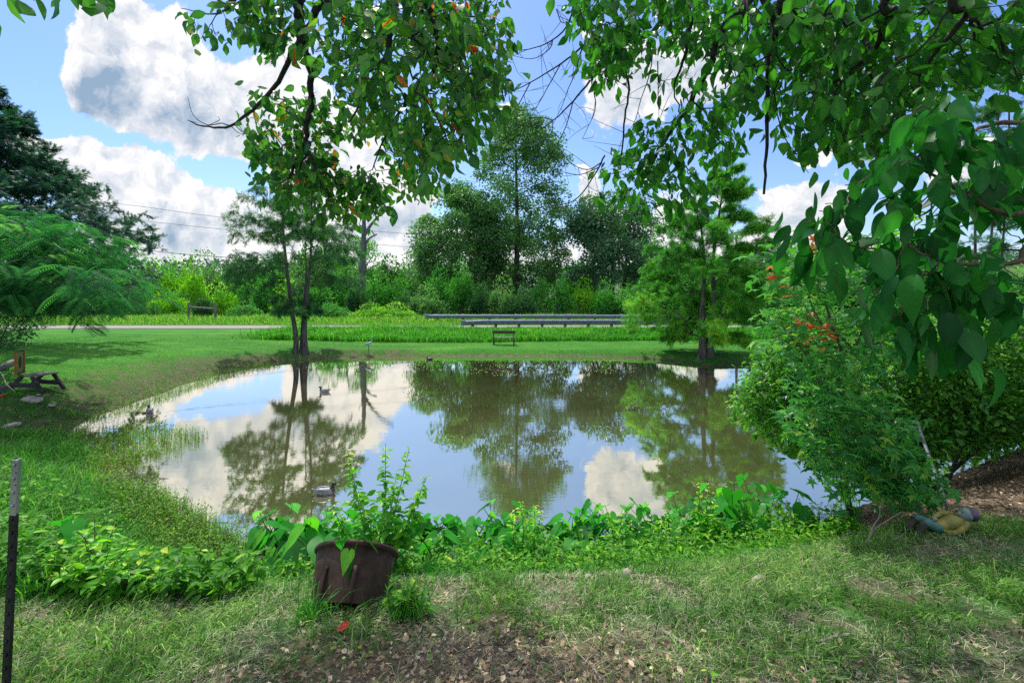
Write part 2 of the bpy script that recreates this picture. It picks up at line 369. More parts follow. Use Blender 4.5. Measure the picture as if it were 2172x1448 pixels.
def bankmask(x, y):     # the rough grassy embankment below the road, right of the mown mouth of the drive
    foot = 25.6 + .25 * np.sin(x * .35) + np.clip(x - 6, 0, 30) * .10
    return foot, ss((x + 17.0) / 3.5)
def H(x, y, s=None):
    x = np.asarray(x, float); y = np.asarray(y, float)
    if s is None: s = sdist(x, y).reshape(x.shape)
    so = np.maximum(s, 0)
    wig = (fbm(x, y, .9, 4) - .5)
    near = .92 * ss(so / 1.7) + .24 * np.clip(so - 1.1, 0, 3.4)
    left = .42 * ss(so / 2.0) + .085 * np.clip(so, 0, 12)
    far = .26 * ss(so / .8) + .03 * np.clip(so, 0, 6)
    wl = ss((-x - 5.5) / 4.0) * ss((26 - y) / 10)
    wn = ss((9.5 - y) / 4.5)
    wn_l = ss((8.0 - y) / 4.0)
    h = far * (1 - wl) + left * wl
    wn = wn * (1 - ss((-x - 4) / 3)) + wn_l * ss((-x - 4) / 3)
    h = h * (1 - wn) + near * wn
    foot, bm_ = bankmask(x, y)
    up = ss((y - foot) / (29.2 - foot)) * bm_ + ss((y - 22) / 8.0) * (1 - bm_)
    h = h * (1 - up) + .60 * up + .10 * bm_ * np.exp(-((y - 29.4) / .7) ** 2)
    h = h + wig * .10 * ss(so / .6) * (1 - .8 * ss((y - 24) / 4) * (1 - ss((y - 60) / 20)))
    h = h + (fbm(x, y, 5.0, 3) - .5) * .035 * ss(so / .3) * ss((9 - y) / 3)
    h = np.where(s < 0, -.7 * ss(-s / 2.2) - .02 * ss(-s / .1), h)
    h = h - .25 * ss((y - 38) / 6) + 24 * ss((y - 290) / 170) * ss((x - 40) / 200) + 5 * ss((y - 200) / 300)
    return h
def h1(x, y): return float(H(np.array([x]), np.array([y]))[0])
def ground(px, py, Dmax=80):
    """where the sight line meets the ground"""
    D = np.concatenate([np.linspace(1.2, 14, 600), np.linspace(14, Dmax, 900)])
    x = (px - CX) * D / F; z = CH + (HY - py) * D / F; h = np.maximum(H(x, D), 0)
    i = int(np.argmax(h >= z)); return np.array([x[i], D[i], h[i]])

def grade(a, b, st, g=1.12, end=2000):
    v = list(np.arange(a, b, st)); d = st
    while v[-1] < end: d *= g; v.append(v[-1] + d)
    return v
gx = grade(-9, 9, .11, 1.07, 1500); gx = sorted(set(np.round([-q for q in gx if q > 9] + [q for q in gx], 4)))
gy = [-60, -30, -15, -8, -5, -3, -2] + list(np.arange(-1.2, 9, .11)) + grade(9, 33, .22, 1.06, 2500)
X, Y = np.meshgrid(np.array(gx), np.array(gy), indexing='ij'); s_ = sdist(X, Y); Z = H(X, Y, s_)
nx, ny = X.shape
i = np.arange(nx - 1)[:, None] * ny; j = np.arange(ny - 1)[None]
Fq = np.stack([i + j, i + ny + j, i + ny + j + 1, i + j + 1], -1).reshape(-1, 4)
gm = make_mesh('ground', np.stack([X, Y, Z], -1).reshape(-1, 3), [Fq], None, None, True)
foot, bmk = bankmask(X, Y)
lawn = ss((Y - 8.5) / 2.5) * ss((s_ - .12) / .35); lawn = np.where(X < -5, ss((s_ - (2.1 - ss((Y - 16) / 6) * 1.4) + (fbm(X, Y, .8) - .5) * 1.6) / .5) * ss((Y - 9) / 3), lawn)
lawn = lawn * (1 - bmk * ss((Y - foot) / .3)) * (1 - ss((Y - 30) / 1.0)); lawn = np.where(X > 8, lawn * ss((Y - 18) / 2), lawn)
nearz = ss((8.5 - Y) / 2)
def litter_at(x, y):
    a = np.exp(-(((x + .15) / 1.45) ** 2 + ((y - 2.40) / .62) ** 2) ** 1.5)                 # dead leaves below the pot
    b = ss((x - 2.9) / .7) * ss((y - (4.3 + .15 * np.sin(x * 2))) / .35) * ss((12 - y) / 3)       # under the shrubs on the right
    c = .55 * np.exp(-(((x - 1.9) / 1.1) ** 2 + ((y - 2.25) / .35) ** 2)) + .35 * np.exp(-(((x + 1.2) / .7) ** 2 + ((y - 2.2) / .5) ** 2)) + .3 * ss((fbm(x, y, 1.3, 3) - .55) * 8)
    return np.clip(np.maximum(a, np.maximum(b, c)), 0, 1)
litter = litter_at(X, Y) * ss((12 - Y) / 3)
mw = np.where((X < -5) & (Y < 21), 1.7, .32) + .3 * (fbm(X, Y, 1.1) - .5); mud = ss((mw - s_) / (mw * .8)) * ss((s_ + .3) / .2)
ca = gm.color_attributes.new('zone', 'FLOAT_COLOR', 'POINT')
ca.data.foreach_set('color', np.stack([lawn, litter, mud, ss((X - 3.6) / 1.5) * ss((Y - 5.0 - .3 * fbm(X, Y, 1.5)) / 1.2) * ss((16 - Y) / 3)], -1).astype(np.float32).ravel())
m, nt = newmat('ground'); nn = nt.nodes.new; lk = nt.links.new
tc = nn('ShaderNodeTexCoord')
def gn(sc, det=6, rough=.6, st=None):
    n = nn('ShaderNodeTexNoise'); n.inputs['Scale'].default_value = sc; n.inputs['Detail'].default_value = det; n.inputs['Roughness'].default_value = rough
    if st:
        mp = nn('ShaderNodeMapping'); mp.inputs['Scale'].default_value = st; lk(tc.outputs['Object'], mp.inputs[0]); lk(mp.outputs[0], n.inputs['Vector'])
    else: lk(tc.outputs['Object'], n.inputs['Vector'])
    return n.outputs[0]
def ramp(f, cols):
    cr = nn('ShaderNodeValToRGB'); e = cr.color_ramp.elements
    while len(e) < len(cols): e.new(.5)
    for q, (p_, c) in zip(e, cols): q.position = p_; q.color = (*c, 1)
    lk(f, cr.inputs[0]); return cr.outputs[0]
def mx(f, a, b):
    n = nn('ShaderNodeMix'); n.data_type = 'RGBA'; lk(f, n.inputs[0]); lk(a, n.inputs[6]); lk(b, n.inputs[7]); return n.outputs[2]
def mth(op, a, b, cl=False):
    n = nn('ShaderNodeMath'); n.operation = op; n.use_clamp = cl
    for k_, q in enumerate((a, b)):
        if isinstance(q, (int, float)): n.inputs[k_].default_value = q
        else: lk(q, n.inputs[k_])
    return n.outputs[0]
at = nn('ShaderNodeAttribute'); at.attribute_name = 'zone'; sp = nn('ShaderNodeSeparateColor'); lk(at.outputs['Color'], sp.inputs[0])
big = gn(.35, 5); mid = gn(3, 6); fine = gn(60, 8, .7); mow = gn(1.0, 3, .5, (.35, 1.6, 1))
lawnc = ramp(mth('ADD', mth('MULTIPLY', fine, .55), mth('MULTIPLY', mow, .45)), [(.32, (.020, .09, .014)), (.5, (.042, .165, .022)), (.68, (.10, .23, .04))])
lawnc = mx(ramp(big, [(.45, (0, 0, 0)), (.8, (.5, .5, .5))]), lawnc, ramp(fine, [(.3, (.05, .17, .02)), (.7, (.16, .30, .05))]))
wild = ramp(fine, [(.3, (.015, .06, .010)), (.55, (.045, .16, .02)), (.75, (.10, .20, .04))])
dirt = ramp(fine, [(.3, (.045, .034, .025)), (.5, (.13, .10, .075)), (.72, (.26, .21, .16))])
dirtg = ramp(mth('ADD', mth('MULTIPLY', mid, .6), mth('MULTIPLY', fine, .4)), [(.42, (0, 0, 0)), (.56, (1, 1, 1))])
base = mx(dirtg, dirt, wild)
base = mx(sp.outputs[1], base, dirt)
mudc = ramp(gn(14, 8, .7), [(.32, (.018, .014, .010)), (.5, (.07, .053, .038)), (.68, (.22, .175, .13))])
mm = mth('MULTIPLY', sp.outputs[2], ramp(mid, [(.42, (0.55, 0.55, 0.55)), (.58, (1, 1, 1))]))
base = mx(mm, base, mudc)
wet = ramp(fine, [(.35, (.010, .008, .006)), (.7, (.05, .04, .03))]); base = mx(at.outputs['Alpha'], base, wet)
base = mx(mth('MULTIPLY', sp.outputs[0], 1.0), base, lawnc)
pb = nn('ShaderNodeBsdfPrincipled'); lk(base, pb.inputs['Base Color']); pb.inputs['Roughness'].default_value = .95; pb.inputs['Specular IOR Level'].default_value = .1
bp = nn('ShaderNodeBump'); bp.inputs['Strength'].default_value = .7; bp.inputs['Distance'].default_value = .03; lk(fine, bp.inputs['Height']); lk(bp.outputs[0], pb.inputs['Normal'])
lk(pb.outputs[0], nn('ShaderNodeOutputMaterial').inputs[0])
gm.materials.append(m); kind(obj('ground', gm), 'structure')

# water
m, nt = newmat('pond_water'); nn = nt.nodes.new; lk = nt.links.new; tc = nn('ShaderNodeTexCoord')
mud_ = ramp(gn(.6, 4), [(.35, (.092, .098, .036)), (.65, (.125, .128, .055))])
df = nn('ShaderNodeBsdfDiffuse'); lk(mud_, df.inputs[0])
gl = nn('ShaderNodeBsdfGlossy'); gl.inputs['Roughness'].default_value = .0; gl.inputs[0].default_value = (1, .94, .82, 1)
fr = nn('ShaderNodeFresnel'); fr.inputs[0].default_value = 1.6
fac = mth('MULTIPLY', mth('ADD', mth('MULTIPLY', fr.outputs[0], 1.0), .52), 1.0, True)
r1 = gn(1.2, 2, .5, (.6, 2.5, 1)); r2 = gn(7, 3, .5, (.5, 2.2, 1)); rm = ramp(gn(.22, 3, .5), [(.45, (.12, .12, .12)), (.62, (1, 1, 1))])
hgt = mth('ADD', mth('MULTIPLY', r1, .6), mth('MULTIPLY', mth('MULTIPLY', r2, .5), rm))
bp = nn('ShaderNodeBump'); bp.inputs['Strength'].default_value = .065; bp.inputs['Distance'].default_value = .02; lk(hgt, bp.inputs['Height'])
for q in (gl, fr, df): lk(bp.outputs[0], q.inputs['Normal'])
ms = nn('ShaderNodeMixShader'); lk(fac, ms.inputs[0]); lk(df.outputs[0], ms.inputs[1]); lk(gl.outputs[0], ms.inputs[2]); lk(ms.outputs[0], nn('ShaderNodeOutputMaterial').inputs[0])
import bmesh
bm = bmesh.new(); f_ = bm.faces.new([bm.verts.new((a * 1.0, b, 0)) for a, b in (shore - shore.mean(0)) * 1.03 + shore.mean(0)]); bmesh.ops.triangulate(bm, faces=[f_]); 
me = bpy.data.meshes.new('water'); bm.normal_update(); bm.to_mesh(me); bm.free()
if me.polygons[0].normal.z < 0: me.flip_normals()
me.materials.append(m); kind(obj('water', me), 'structure')

# road
roadm = solid('asphalt_road', (.14, .135, .13), (.29, .285, .27), 25, .9, bump=.3)
rx = np.arange(-90, 91, 1.0); y0 = 31.2 + 0 * rx; y1 = 33.3 + 0 * rx; V = []
for k_, yy in enumerate((y0, y0 + .5, (y0 + y1) / 2, y1 - .5, y1)): V.append(np.stack([rx, yy, H(rx, yy) + (.02, .06, .09, .06, .02)[k_]], -1))
V = np.concatenate(V); n = len(rx); Fq = np.array([[r * n + q, r * n + q + 1, (r + 1) * n + q + 1, (r + 1) * n + q] for r in range(4) for q in range(n - 1)])
kind(obj('road', make_mesh('road', V, [Fq], roadm, None, True)), 'structure')

# ---------------------------------------------------------------- grass and litter (uncountable: stuff)
def blades(p, h, w, az, bend, tint, seg=3):
    n = len(p); d = np.stack([np.cos(az), np.sin(az), 0 * az], -1); sd = np.stack([-np.sin(az + .6), np.cos(az + .6), 0 * az], -1); ts = np.linspace(0, 1, seg + 1); V = []
    for t in ts[:-1]:
        c = p + np.array([0, 0, 1.]) * (h * (t - .35 * bend * t * t))[:, None] + d * (h * bend * t * t)[:, None]
        ww = (w * (1 - t * .55))[:, None]; V += [c - sd * ww, c + sd * ww]
    V.append(p + np.array([0, 0, 1.]) * (h * (1 - .35 * bend - .25 * bend ** 2))[:, None] + d * (h * bend)[:, None])
    k = 2 * seg + 1; V = np.stack(V, 1).reshape(-1, 3); o = (np.arange(n) * k)[:, None]
    f = []
    for q in range(seg - 1): a = 2 * q; f += [[a, a + 1, a + 3], [a, a + 3, a + 2]]
    f += [[2 * seg - 2, 2 * seg - 1, 2 * seg]]
    Fa = (o[:, :, None] + np.array(f)[None]).reshape(-1, 3)
    return V, Fa, np.repeat(tint, k)
def frustum(rng, n, d0, d1, xpad=1.18, pw=1.6):
    """ground points spread over the part of the ground in view"""
    D = (d0 ** pw + rng.random(n) * (d1 ** pw - d0 ** pw)) ** (1 / pw); x = (rng.random(n) * 2 - 1) * D * 1.125 * xpad; return x, D
def grass_obj(name, x, y, h, w, bend, tint, mat, seg=3, z=None, az=None, rng=None):
    rng = rng or np.random.default_rng(3)
    z = H(x, y) if z is None else z
    V, Fa, T = blades(np.stack([x, y, z - .005], -1), h, w, rng.random(len(x)) * 6.283 if az is None else az, bend, tint, seg)
    return kind(obj(name, make_mesh(name, V, [Fa], mat, T)), 'stuff')
grassm = leafmat('green_grass', [(0, (.022, .06, .012)), (.45, (.060, .155, .028)), (.8, (.14, .26, .055)), (1, (.30, .36, .13))], .4, .5)
bankm = leafmat('left_bank_grass', [(0, (.02, .07, .012)), (.5, (.04, .17, .02)), (.85, (.10, .29, .035)), (1, (.30, .30, .12))], .4, .5)
tallm = leafmat('tall_verge_grass', [(0, (.014, .075, .010)), (.5, (.045, .20, .018)), (.85, (.11, .32, .035)), (1, (.34, .38, .14))], .45, .5)
haym = leafmat('dry_cut_grass', [(0, (.08, .10, .05)), (.5, (.22, .24, .14)), (1, (.46, .44, .32))], .15, .6)
litm = leafmat('dead_leaves', [(0, (.06, .042, .025)), (.4, (.18, .128, .080)), (.8, (.33, .25, .165)), (1, (.48, .41, .30))], .1, .6, .3)

rng = np.random.default_rng(11)
x, y = frustum(rng, 200000, 1.7, 6.5); s = sdist(x, y); li = litter_at(x, y); patch = fbm(x, y, 2.2, 4)
k_ = (s > .05) & (rng.random(len(x)) < np.clip(.95 - 1.05 * li, .03, 1) * np.clip((patch - .40) * 7 + .25, .12, 1)) & ~((x > 2.9) & (y > 4.6))
x, y, s, patch = x[k_], y[k_], s[k_], patch[k_]; n = len(x)
hh = (.028 + .085 * rng.random(n) ** 2.2) * (.45 + 1.2 * patch); t = np.clip(rng.normal(.42, .24, n) + (patch - .5) * .9, 0, 1)
grass_obj('foreground_grass', x, y, hh * 1.25, .0020 + .0034 * rng.random(n), .4 + 1.0 * rng.random(n), t, grassm, 3, rng=rng)
# cut hay lying on the ground
x, y = frustum(rng, 64000, 1.7, 5.2); s = sdist(x, y); li = litter_at(x, y); k_ = (s > .7) & (rng.random(len(x)) < .9 - .55 * li) & ~((x > 2.9) & (y > 4.5)) & (fbm(x, y, 1.4, 3, 9) > .42); x, y = x[k_], y[k_]; n = len(x)
z = H(x, y) + .008 + .03 * rng.random(n); az = rng.normal(.4, 1.1, n); L = .03 + .10 * rng.random(n) ** 1.6
d = np.stack([np.cos(az), np.sin(az), rng.normal(0, .12, n)], -1); hayt = (np.array([[-.5, 0, 0], [.5, 0, 0], [-.45, .5, .06], [.45, .5, .06], [0, 1, 0]], float), np.array([[0, 1, 3], [0, 3, 2], [2, 3, 4]]))
V, Fa, T = scatter(hayt, np.stack([x, y, z], -1), frames(d, np.array([[0, 0, 1.]])), np.stack([.0011 + .0013 * rng.random(n), L, L], -1), np.clip(rng.normal(.5, .25, n), 0, 1))
kind(obj('cut_hay', make_mesh('cut_hay', V, [Fa], haym, T)), 'stuff')
# dead leaves
x, y = frustum(rng, 130000, 1.7, 11.0, pw=1.2); s = sdist(x, y); li = litter_at(x, y); k_ = (s > .1) & (rng.random(len(x)) < (li ** 1.3 * .85 + .012 * (y < 6)) * (1 - .55 * ((x > 4) & (y > 5.6)))); x, y = x[k_], y[k_]; n = len(x)
d = rdir(rng, n, 0, .35); nr = unit(rng.normal(size=(n, 3)) * .55 + np.array([0, 0, 1.])); L = .014 + .034 * rng.random(n) ** 1.4
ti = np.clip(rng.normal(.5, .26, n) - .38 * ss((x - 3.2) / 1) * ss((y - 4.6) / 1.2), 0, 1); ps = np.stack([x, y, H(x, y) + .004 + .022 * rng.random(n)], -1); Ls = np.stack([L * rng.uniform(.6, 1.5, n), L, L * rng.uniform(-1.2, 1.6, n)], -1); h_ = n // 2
V, Fa, T = scatter(t_ovate(.28, .9, -.35), ps[:h_], frames(d, nr)[:h_], Ls[:h_], ti[:h_]); Vb, Fb, Tb = scatter(t_star(), ps[h_:], frames(d, nr)[h_:], Ls[h_:] * .85, ti[h_:]); Fa = np.concatenate([Fa, Fb + len(V)]); V = np.concatenate([V, Vb]); T = np.concatenate([T, Tb])
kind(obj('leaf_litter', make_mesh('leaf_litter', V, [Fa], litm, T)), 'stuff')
# long grass on the near bank, behind the brow
x = rng.uniform(-5.5, 5.2, 60000); y = rng.uniform(3.2, 7.5, 60000); s = sdist(x, y); k_ = (s > -.12) & (s < 1.7) & (rng.random(len(x)) < .25 + .75 * ss((1.5 - s) / .5)) & ~((x > 2.6)) & ~((np.abs(x + 1.02) < .36) & (y < 3.6)); x, y, s = x[k_], y[k_], s[k_]; xa = rng.normal(-.70, .07, 170); ya = rng.normal(3.08, .05, 170); x = np.r_[x, xa, rng.normal(-1.32, .05, 90)]; y = np.r_[y, ya, rng.normal(3.0, .06, 90)]; s = np.r_[s, np.full(260, .9)]; n = len(x)
grass_obj('bank_grass', x, y, (.12 + .34 * rng.random(n) ** 1.2) * (1 - .60 * ss((s - .5) / .8)), .0028 + .004 * rng.random(n), .25 + 1.0 * rng.random(n), np.clip(rng.normal(.45, .25, n), 0, 1), bankm, 4, z=np.maximum(H(x, y), -.05), rng=rng)
# left slope weeds
x = rng.uniform(-15, -3.3, 150000); y = rng.uniform(3.3, 12.0, 150000); s = sdist(x, y); p_ = fbm(x, y, 1.1, 3, 4)
k_ = (s > -.25) & (s < 4.5) & (rng.random(len(x)) < np.clip((p_ - .3) * 3, .15, 1) * (1 - .6 * ss((y - 8.5) / 3))); x, y, s, p_ = x[k_], y[k_], s[k_], p_[k_]; n = len(x)
grass_obj('left_bank_grass', x, y, (.08 + .40 * rng.random(n) ** 1.3) * (.35 + 1.1 * p_) * (1 - .75 * ss((s - 1.2) / 2.2)) * (1 - .55 * ss((y - 8) / 3)), .004 + .005 * rng.random(n), .2 + .9 * rng.random(n), np.clip(rng.normal(.40, .28, n), 0, 1), bankm, 3, z=np.maximum(H(x, y), -.05), rng=rng)
# mown lawn
x, y = frustum(rng, 420000, 9, 27.5, pw=1.2); s = sdist(x, y); foot, bmk_ = bankmask(x, y); k_ = (s > .18) & ~((y > foot) & (bmk_ > .5)) & ((x < -7) | (y > 20)); x, y = x[k_], y[k_]; n = len(x); pt = fbm(x, y * 1.8, .5, 4, 3)
lawnm = leafmat('mown_lawn', [(0, (.016, .08, .012)), (.5, (.042, .17, .022)), (.85, (.10, .27, .035)), (1, (.24, .29, .08))], .4, .55)
s = sdist(x, y); grass_obj('lawn_grass', x, y, .02 + .03 * rng.random(n) + .05 * ss((.9 - s) / .5) * rng.random(n), .006 + .006 * rng.random(n), .4 + .9 * rng.random(n), np.clip(rng.normal(.05, .2, n) + pt * .95, 0, 1), lawnm, 2, rng=rng)
# roadside embankment
x = rng.uniform(-22, 34, 200000); y = rng.uniform(24.5, 30.9, 200000); foot, bmk_ = bankmask(x, y); k_ = (y > foot + .1 * rng.normal(size=len(x))) & (rng.random(len(x)) < bmk_ ** 2) & ((y < 30.5) | (x > -7)) & (rng.random(len(x)) < 1.15 - .6 * (y > 27)); x, y = x[k_], y[k_]; n = len(x); pt = fbm(x, y, .6, 4, 8)
grass_obj('embankment_grass', x, y, (.16 + .34 * rng.random(n)) * (.45 + pt) * (.7 + .7 * vn(x, y, 1.7)) * (1 - .40 * ss((y - 28.6) / 1.0) * ss((x + 4) / 1.5)) * (1 + .35 * np.exp(-((y - foot[k_]) / .25) ** 2)), .010 + .012 * rng.random(n), .15 + .7 * rng.random(n), np.clip(rng.normal(.22, .24, n) + pt * .35, 0, 1), tallm, 2, rng=rng)
# weeds on the far verge of the road
x = rng.uniform(-60, 60, 120000); y = rng.uniform(34.3, 44, 120000); pt = fbm(x, y, .35, 4, 5); n = len(x)
grass_obj('verge_weeds', x, y, (.12 + (.6 * rng.random(n) ** 1.5)) * (.25 + 1.3 * pt) * (.35 + .65 * ss((y - 34.6) / 2.5)), .018 + .02 * rng.random(n), .1 + .6 * rng.random(n), np.clip(rng.normal(.45, .25, n), 0, 1),
          leafmat('verge_weeds', [(0, (.03, .10, .015)), (.5, (.09, .25, .03)), (.8, (.20, .30, .06)), (1, (.34, .27, .14))], .4, .55), 2, rng=rng)
# weeds standing in the shallow water: stems with small leaves
def waterweed(name, x, y, hh, rng, dens=7, lw=.035):
    n = len(x); mb = MB(); az = rng.random(n) * 6.283; lean = .25 * rng.random(n)
    d = np.stack([np.cos(az) * lean, np.sin(az) * lean, np.ones(n)], -1); base = np.stack([x, y, np.full(n, -.03)], -1)
    V, Fa, T = blades(base, hh, np.full(n, .0035), az, lean, np.full(n, .12), 2)
    k = rng.integers(2, dens, n); idx = np.repeat(np.arange(n), k); t = rng.random(len(idx)) * .95 + .1
    pos = base[idx] + np.array([0, 0, 1.]) * (hh[idx] * t * (1 - .35 * lean[idx] * t))[:, None] + np.stack([np.cos(az[idx]), np.sin(az[idx]), 0 * az[idx]], -1) * (hh[idx] * lean[idx] * t * t)[:, None]
    V2, F2, T2 = scatter(t_diam(.24, .1), pos, frames(rdir(rng, len(idx), -.3, .5), np.array([[0, 0, 1.]]) + rng.normal(size=(len(idx), 3)) * .4), lw * (.6 + .8 * rng.random(len(idx))), np.clip(rng.normal(.55, .25, len(idx)), 0, 1))
    return kind(obj(name, make_mesh(name, np.concatenate([V, V2]), [Fa, F2 + len(V)], weedm, np.concatenate([T, T2]))), 'stuff')
weedm = leafmat('water_weed', [(0, (.04, .04, .02)), (.4, (.06, .13, .02)), (.8, (.11, .28, .035)), (1, (.25, .28, .07))], .35, .5)
def inpoly(poly, n, rng):
    poly = np.array([W0(*q) for q in poly]); lo, hi = poly.min(0), poly.max(0); out = []
    q = rng.random((n * 6, 2)) * (hi - lo) + lo; a = poly; b = np.roll(poly, -1, 0); ins = np.zeros(len(q), bool)
    for i in range(len(a)): ins ^= ((a[i, 1] > q[:, 1]) != (b[i, 1] > q[:, 1])) & (q[:, 0] < (b[i, 0] - a[i, 0]) * (q[:, 1] - a[i, 1]) / (b[i, 1] - a[i, 1] + 1e-12) + a[i, 0])
    q = q[ins][:n]; return q[:, 0], q[:, 1]
x, y = inpoly([(150, 915), (330, 905), (450, 925), (400, 950), (330, 975), (200, 1000), (140, 970)], 1500, rng); waterweed('shallow_weeds', x, y, .12 + .22 * rng.random(len(x)), rng)
x, y = inpoly([(200, 1030), (330, 1050), (450, 1120), (560, 1180), (640, 1225), (560, 1250), (380, 1225), (280, 1160)], 3400, rng); waterweed('reedy_weeds', x, y, .15 + .30 * rng.random(len(x)) ** 1.3, rng, 11)
x, y = inpoly([(160, 905), (300, 868), (400, 830), (520, 790), (600, 777), (560, 770), (440, 797), (340, 830), (220, 875), (150, 900)], 2400, rng); waterweed('margin_weeds', x, y, .06 + .22 * rng.random(len(x)) ** 2, rng, 5)
x, y = inpoly([(600, 1225), (1000, 1190), (1400, 1165), (1620, 1140), (1700, 1110), (1850, 1060), (1800, 1085), (1600, 1165), (1350, 1215), (900, 1240)], 2200, rng); waterweed('near_shore_weeds', x, y, .12 + .25 * rng.random(len(x)), rng, 9)
# scum and floating specks by the far shore
x, y = inpoly([(600, 768), (1350, 760), (1350, 790), (1100, 800), (900, 785), (640, 790)], 900, rng); n = len(x)
V, Fa, T = scatter(t_diam(.35, 0), np.stack([x, y, np.full(n, .004)], -1), frames(rdir(rng, n, 0, .0), np.array([[0, 0, 1.]])), .02 + .05 * rng.random(n), np.clip(rng.normal(.8, .2, n), 0, 1)); V[:, 2] = .004
kind(obj('floating_scum', make_mesh('floating_scum', V, [Fa], haym, T)), 'stuff')

# broad-leaved weeds on the left bank
def bankweed(name, x, y, hh, lw, mat, rng, tm=.43):
    n = len(x); z = np.maximum(H(x, y), -.05); az = rng.random(n) * 6.283; lean = .35 * rng.random(n); base = np.stack([x, y, z], -1)
    V, Fa, T = blades(base, hh, np.full(n, .004), az, lean, np.full(n, .2), 2)
    k = rng.integers(5, 12, n); idx = np.repeat(np.arange(n), k); t = .15 + .9 * rng.random(len(idx)) ** .7
    pos = base[idx] + UPV * (hh[idx] * t * (1 - .35 * lean[idx] * t))[:, None] + np.stack([np.cos(az[idx]), np.sin(az[idx]), 0 * az[idx]], -1) * (hh[idx] * lean[idx] * t * t)[:, None]
    V2, F2, T2 = scatter(t_ovate(.2, .3, .35), pos, frames(rdir(rng, len(idx), -.1, .35), UPV[None] + rng.normal(size=(len(idx), 3)) * .3), lw * (.5 + .9 * rng.random(len(idx))), np.clip(rng.normal(tm, .2, len(idx)), 0, 1))
    return kind(obj(name, make_mesh(name, np.concatenate([V, V2]), [Fa, F2 + len(V)], mat, np.concatenate([T, T2]))), 'stuff')
UPV = np.array([0, 0, 1.])
bwm = leafmat('bank_weed_leaves', [(0, (.018, .07, .008)), (.5, (.05, .18, .012)), (.85, (.14, .31, .02)), (1, (.34, .38, .05))], .42, .45)
x = rng.uniform(-8, -2.0, 9000); y = rng.uniform(3.3, 8.5, 9000); s = sdist(x, y); k_ = (s > -.1) & (s < 2.2) & (fbm(x, y, .9, 3, 2) > .47) & (y > 3.35 + .1 * np.sin(3 * x)) & (rng.random(len(x)) < 1.15 - .33 * (y - 3.6)); x, y = x[k_][:1150], y[k_][:1150]
bankweed('bank_weeds', x, y, .12 + .28 * rng.random(len(x)), .085, bwm, rng)
x = rng.uniform(-2.2, 3.9, 12000); y = rng.uniform(3.4, 6.5, 12000); s = sdist(x, y); k_ = (s > .0) & (s < 1.15) & ~((np.abs(x + 1.02) < .36) & (y < 3.7)); x, y = x[k_][:3400], y[k_][:3400]; x = np.r_[x, rng.normal(-.70, .05, 22)]; y = np.r_[y, rng.normal(3.1, .05, 22)]
bankweed('low_bank_weeds', x, y, (.16 + .50 * rng.random(len(x)) ** 1.2) * (1 - .5 * ss((sdist(x, y) - .4) / .6)), .06, bwm, rng, .5)
# ---------------------------------------------------------------- trees
UP = np.array([0, 0, 1.])
def clumped(rng, n, f):
    """n crown points from sampler f, thinned so that clumps and gaps form"""
    q = f(n * 3); c = fbm(q[:, 0] * 1.0 + q[:, 2] * .7, q[:, 1] * 1.0 - q[:, 2] * .9, .55, 3); return q[np.argsort(-(c + rng.random(len(q)) * .35))][:n]
def prof_sampler(rng, cx, cy, prof, shell=.45):
    """prof rows: (z, left half width, right half width) of the crown"""
    pr = np.array(prof, float)
    def f(n):
        wz = pr[:, 1] + pr[:, 2]; zs = np.linspace(pr[0, 0], pr[-1, 0], 200); ww = np.interp(zs, pr[:, 0], wz) ** 1.15 + 1e-3
        z = rng.choice(zs, n, p=ww / ww.sum()) + rng.normal(size=n) * .1; a = rng.random(n) * 6.283; r = rng.random(n) ** shell
        l = np.interp(z, pr[:, 0], pr[:, 1]); rr = np.interp(z, pr[:, 0], pr[:, 2]); ex = np.cos(a); w = np.where(ex > 0, rr, l); dp = (l + rr) / 2
        return np.stack([cx + ex * r * w, cy + np.sin(a) * r * dp, z], -1)
    return f
def foliage(rng, pts, k, spread, size, down=.3, flat=.6, tm=.5, tsd=.2, szv=.5, zsq=.7):
    n = len(pts); idx = np.repeat(np.arange(n), k); N_ = len(idx)
    pos = pts[idx] + rng.normal(size=(N_, 3)) * spread * np.array([1, 1, zsq])
    d = rdir(rng, N_, down, flat); nr = unit(rng.normal(size=(N_, 3)) * .6 + UP)
    ct = rng.normal(size=n) * tsd * .7
    return pos, d, nr, size * (1 - szv / 2 + szv * rng.random(N_)), np.clip(tm + ct[idx] + rng.normal(size=N_) * tsd * .7, 0, 1)
